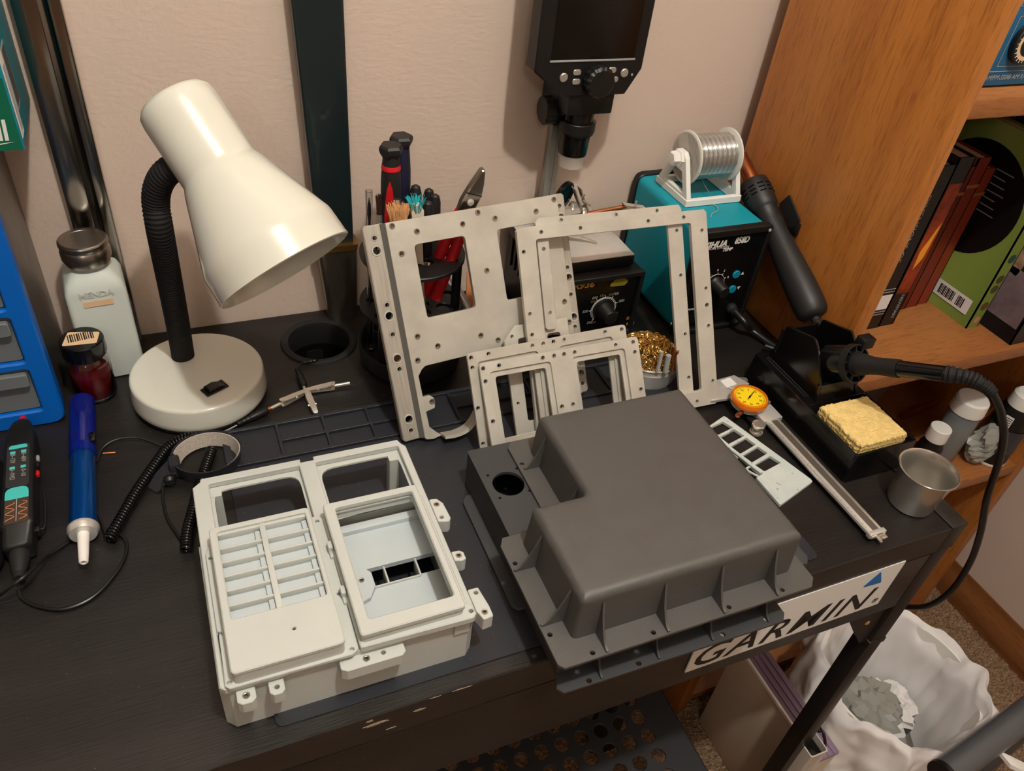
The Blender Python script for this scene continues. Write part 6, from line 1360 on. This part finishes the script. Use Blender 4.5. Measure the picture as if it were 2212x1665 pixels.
# ------------------------------------------------------------------ under the desk
sz = -.5
sx_e = -.1265
t = thing('perforated_stool', 'low black step stool with rows of round holes under the desk', 'step stool', (-.36, .12, -.75))
OSt = (.36, -.12, .75)
hp_ = []
for r_ in range(-6, 4):
    for c_ in range(0, 14): hp_.append((-.1785 - .0297*c_, .1310 - .0285*(-r_) if r_ < 0 else .1310 + .0272*r_))
hp_ = [(a, c) for a, c in hp_ if c > -.035 and a > -.585]
part('top', G().plate([rrect(-.62, -.07, sx_e, .24, .012)] + [circ(a, c, .0098, 20) for a, c in hp_], .004, .0008, Matrix.Translation((0, 0, sz-.004))), pm('stool_black', (40, 41, 44), .55, bump=.3, bs=900., bd=.0004), t, OSt)
part('rim', G().plate([rrect(-.622, -.072, sx_e+.002, .242, .013), rrect(-.619, -.069, sx_e-.001, .239, .011)], .030, .0006, Matrix.Translation((0, 0, sz-.031))), M['blackmatte'], t, OSt)
for x in (-.60, -.150):
    for y in (-.05, .21): part('leg', G().loft([[(x-s, y-s, z), (x+s, y-s, z), (x+s, y+s, z), (x-s, y+s, z)] for z, s in ((-.75, .018), (sz-.004, .014))]), M['blackmatte'], t, OSt)
# slim translucent file box
tzp = -.505
a = zpl(1620, 1422, tzp); b_ = zpl(1735, 1600, tzp)
bxx = (a.x+b_.x)/2
t = thing('file_box', 'slim beige translucent plastic file box with a lilac top beside the waste bin', 'storage box', (bxx+.03, .09, -.75))
OFb = (-(bxx+.03), -.09, .75)
y0_, y1_ = b_.y-.03, a.y+.03
part('body', G().box(bxx, y0_, -.7495, bxx+.038, y1_, tzp-.008, .003), M['beigep'], t, OFb)
part('lid', G().box(bxx-.001, y0_-.001, tzp-.008, bxx+.039, y1_+.001, tzp, .002), M['lilac'], t, OFb)
part('lid_edge_highlight', G().box(bxx-.003, y0_-.002, tzp-.006, bxx+.001, y1_+.002, tzp+.001, .001), M['white'], t, OFb)  # white strip painted in for the highlight along the lid's left edge
for k in range(3): part('lid_ridge', G().box(bxx+.008+.010*k, y0_, tzp, bxx+.011+.010*k, y1_, tzp+.0025, .001), M['lilac'], t, OFb)
# white square tube leg with a cable tie
tx, ty, tzt = .0205, .0405, -.452
tp = zpl(1757, 1607, tzt)
t = thing('white_tube_leg', 'white square metal tube with a black cable tie round its open top', 'tube', (tp.x, tp.y, -.75))
hh_ = tzt + .75
part('tube', G().plate([rrect(-.0145, -.0145, .0145, .0145, .004), rrect(-.0125, -.0125, .0125, .0125, .003)], hh_-.0005, .0004, Matrix.Translation((0, 0, .0005))), pm('white_tube', (216, 208, 198), .25, .25), t)
part('tube_plug', G().box(-.0122, -.0122, hh_-.03, .0122, .0122, hh_-.012, .001), M['blackgloss'], t)
part('cable_tie', G().tube(catmull([(.010, .012, hh_-.006), (.016, .014, hh_+.004), (.018, .006, hh_+.008), (.017, -.006, hh_-.006), (.0165, -.002, hh_-.026), (.0165, .010, hh_-.030)], 8), .0022, 8), M['black'], t)
part('cable_tie_head', G().cbox((.017, .012, hh_+.006), (.006, .007, .006), .001), M['black'], t)
# waste bin with its bag
random.seed(11)
bn = thing('waste_bin', 'waste bin lined with a crumpled white plastic bag', 'waste bin', (.232, .050, -.75))
part('bin_wall', G().lathe([(0, .0005), (.095, .0005), (.098, .004), (.118, .255), (.114, .255), (.094, .006), (0, .005)], 48), M['white'], bn)
NS = 220
def wr(a, k): return sum(math.sin(a*f + ph + k*d)*A_ for f, ph, d, A_ in ((5, .3, .5, .25), (9, 1.7, .8, .28), (14, 4., 1.4, .22), (23, 2.2, 2.0, .18), (37, 5.1, 2.4, .12)))
prof_ = [(.090, .085, .3), (.100, .17, .7), (.108, .235, .9), (.114, .262, .7), (.121, .272, .6), (.129, .262, .9), (.134, .235, 1.3), (.137, .20, 1.6), (.138, .16, 1.9), (.138, .12, 2.1), (.139, .08, 2.3), (.139, .045, 2.5), (.140, .012, 2.6)]
rg = []
from mathutils import noise as mno
for r_, z, k in prof_:
    ring_ = []
    for i in range(NS):
        a = 2*math.pi*i/NS
        nz = mno.noise(Vector((math.cos(a)*3.2, math.sin(a)*3.2, z*16)))*.014*k + (1-abs(wr(a*.7, z*9)))*.0050*k - .004*k
        ring_.append((math.cos(a)*(r_+nz)*1.02, math.sin(a)*(r_+nz), max(.002, z + mno.noise(Vector((math.cos(a)*2.5, math.sin(a)*2.5, z*5)))*.030*min(1, k))))
    rg.append(ring_)
# refine between the rings so that the folds stay soft
fine = []
for q in range(len(rg)-1):
    for s_ in range(4):
        f_ = s_/4; fine.append([tuple(rg[q][i][c]*(1-f_) + rg[q+1][i][c]*f_ for c in range(3)) for i in range(NS)])
fine.append(rg[-1])
fine = [[(x + mno.noise(Vector((x*60, y*60, z*60)))*.0035, y + mno.noise(Vector((x*60+9, y*60, z*60)))*.0035, z + mno.noise(Vector((x*50, y*50+5, z*50)))*.003) for x, y, z in r_] for r_ in fine]
part('bin_bag', G().loft(fine, False, False), M['bag'], bn, ang=60)
def wad(name, label, x, y, z, r_, m_, seed):
    random.seed(seed); n1, n2 = 26, 16; rg = []
    for k in range(1, n2):
        th = math.pi*k/n2; rg.append([tuple(Vector((math.sin(th)*math.cos(a), math.sin(th)*math.sin(a), .55*math.cos(th)))*r_*(1+.55*mno.noise(Vector((math.sin(th)*math.cos(a), math.sin(th)*math.sin(a), math.cos(th)))*3.2 + Vector((seed, 0, 0))))) for a in [6.283*i/n1 for i in range(n1)]])
    single(name, G().loft(rg), m_, label, 'plastic bag', loc=(x, y, z), ang=8)
wad('discarded_bag', 'crumpled clear grey plastic bag lying in the waste bin', .205, .050, -.570, .050, M['clearbag'], 2)
wad('discarded_bag', 'whitish film wad lying deeper in the waste bin', .275, .058, -.615, .042, M['bag'], 6)
# chair at the picture's corner
t = thing('chair', 'grey tubular chair leg with a white shell edge at the floor', 'chair', (.20, -.10, -.75))
OCh = (-.20, .10, .75)
c1, c2 = zpl(2040, 1672, -.40), zpl(2300, 1480, -.40)
gtm = pm('grey_chair_tube', (104, 108, 112), .3, .5)
part('tube', G().cyl(c1, c2, .0185, n=28), gtm, t, OCh)
part('tube_end', G().cyl(c1 + (c1-c2).normalized()*.006, c1, .0192, n=28), M['black'], t, OCh)
part('upright', G().cyl(c2, (c2.x, c2.y, -.749), .0165, n=24), gtm, t, OCh)
c3 = zpl(2205, 1668, -.43)
part('shell_edge', G().loft([[(p.x, p.y-.012, p.z), (p.x, p.y+.012, p.z), (p.x, p.y+.010, p.z+.006), (p.x, p.y-.010, p.z+.006)] for p in catmull([zpl(2165, 1640, -.43), zpl(2190, 1652, -.43), zpl(2240, 1675, -.44), zpl(2320, 1700, -.46)], 6)]), M['white'], t, OCh)
# bits on the desk
cord('wood_splinter', 'tiny orange wood splinter lying beside the solder pump', Zp((222, 979, .0008), (236, 978, .0012), (249, 977, .0008)), .0006, m='orange', cat='splinter')

dk = bpy.data.objects['desk']
chip = pm('bare_chip', (168, 150, 126), .7, var=.3, vs=300.)
random.seed(21)
for u, v, w_, h_ in ((812, 1563, .020, .004), (800, 1557, .006, .003), (905, 1533, .011, .0025), (845, 1572, .008, .0016), (1000, 1483, .016, .0012), (940, 1504, .010, .0010)):
    p = ypl(u, v, 0)
    ol = [(math.cos(a)*w_*.5*random.uniform(.55, 1.1), math.sin(a)*h_*.5*random.uniform(.5, 1.2)) for a in [6.283*i/14 for i in range(14)]]
    part('chipped_paint', G().plate([ol], .0003, 0), chip, dk, mat=axes((p.x, .0001, p.z if p.z < -.0015 else -.0016), (1, 0, 0), (0, 0, 1)))
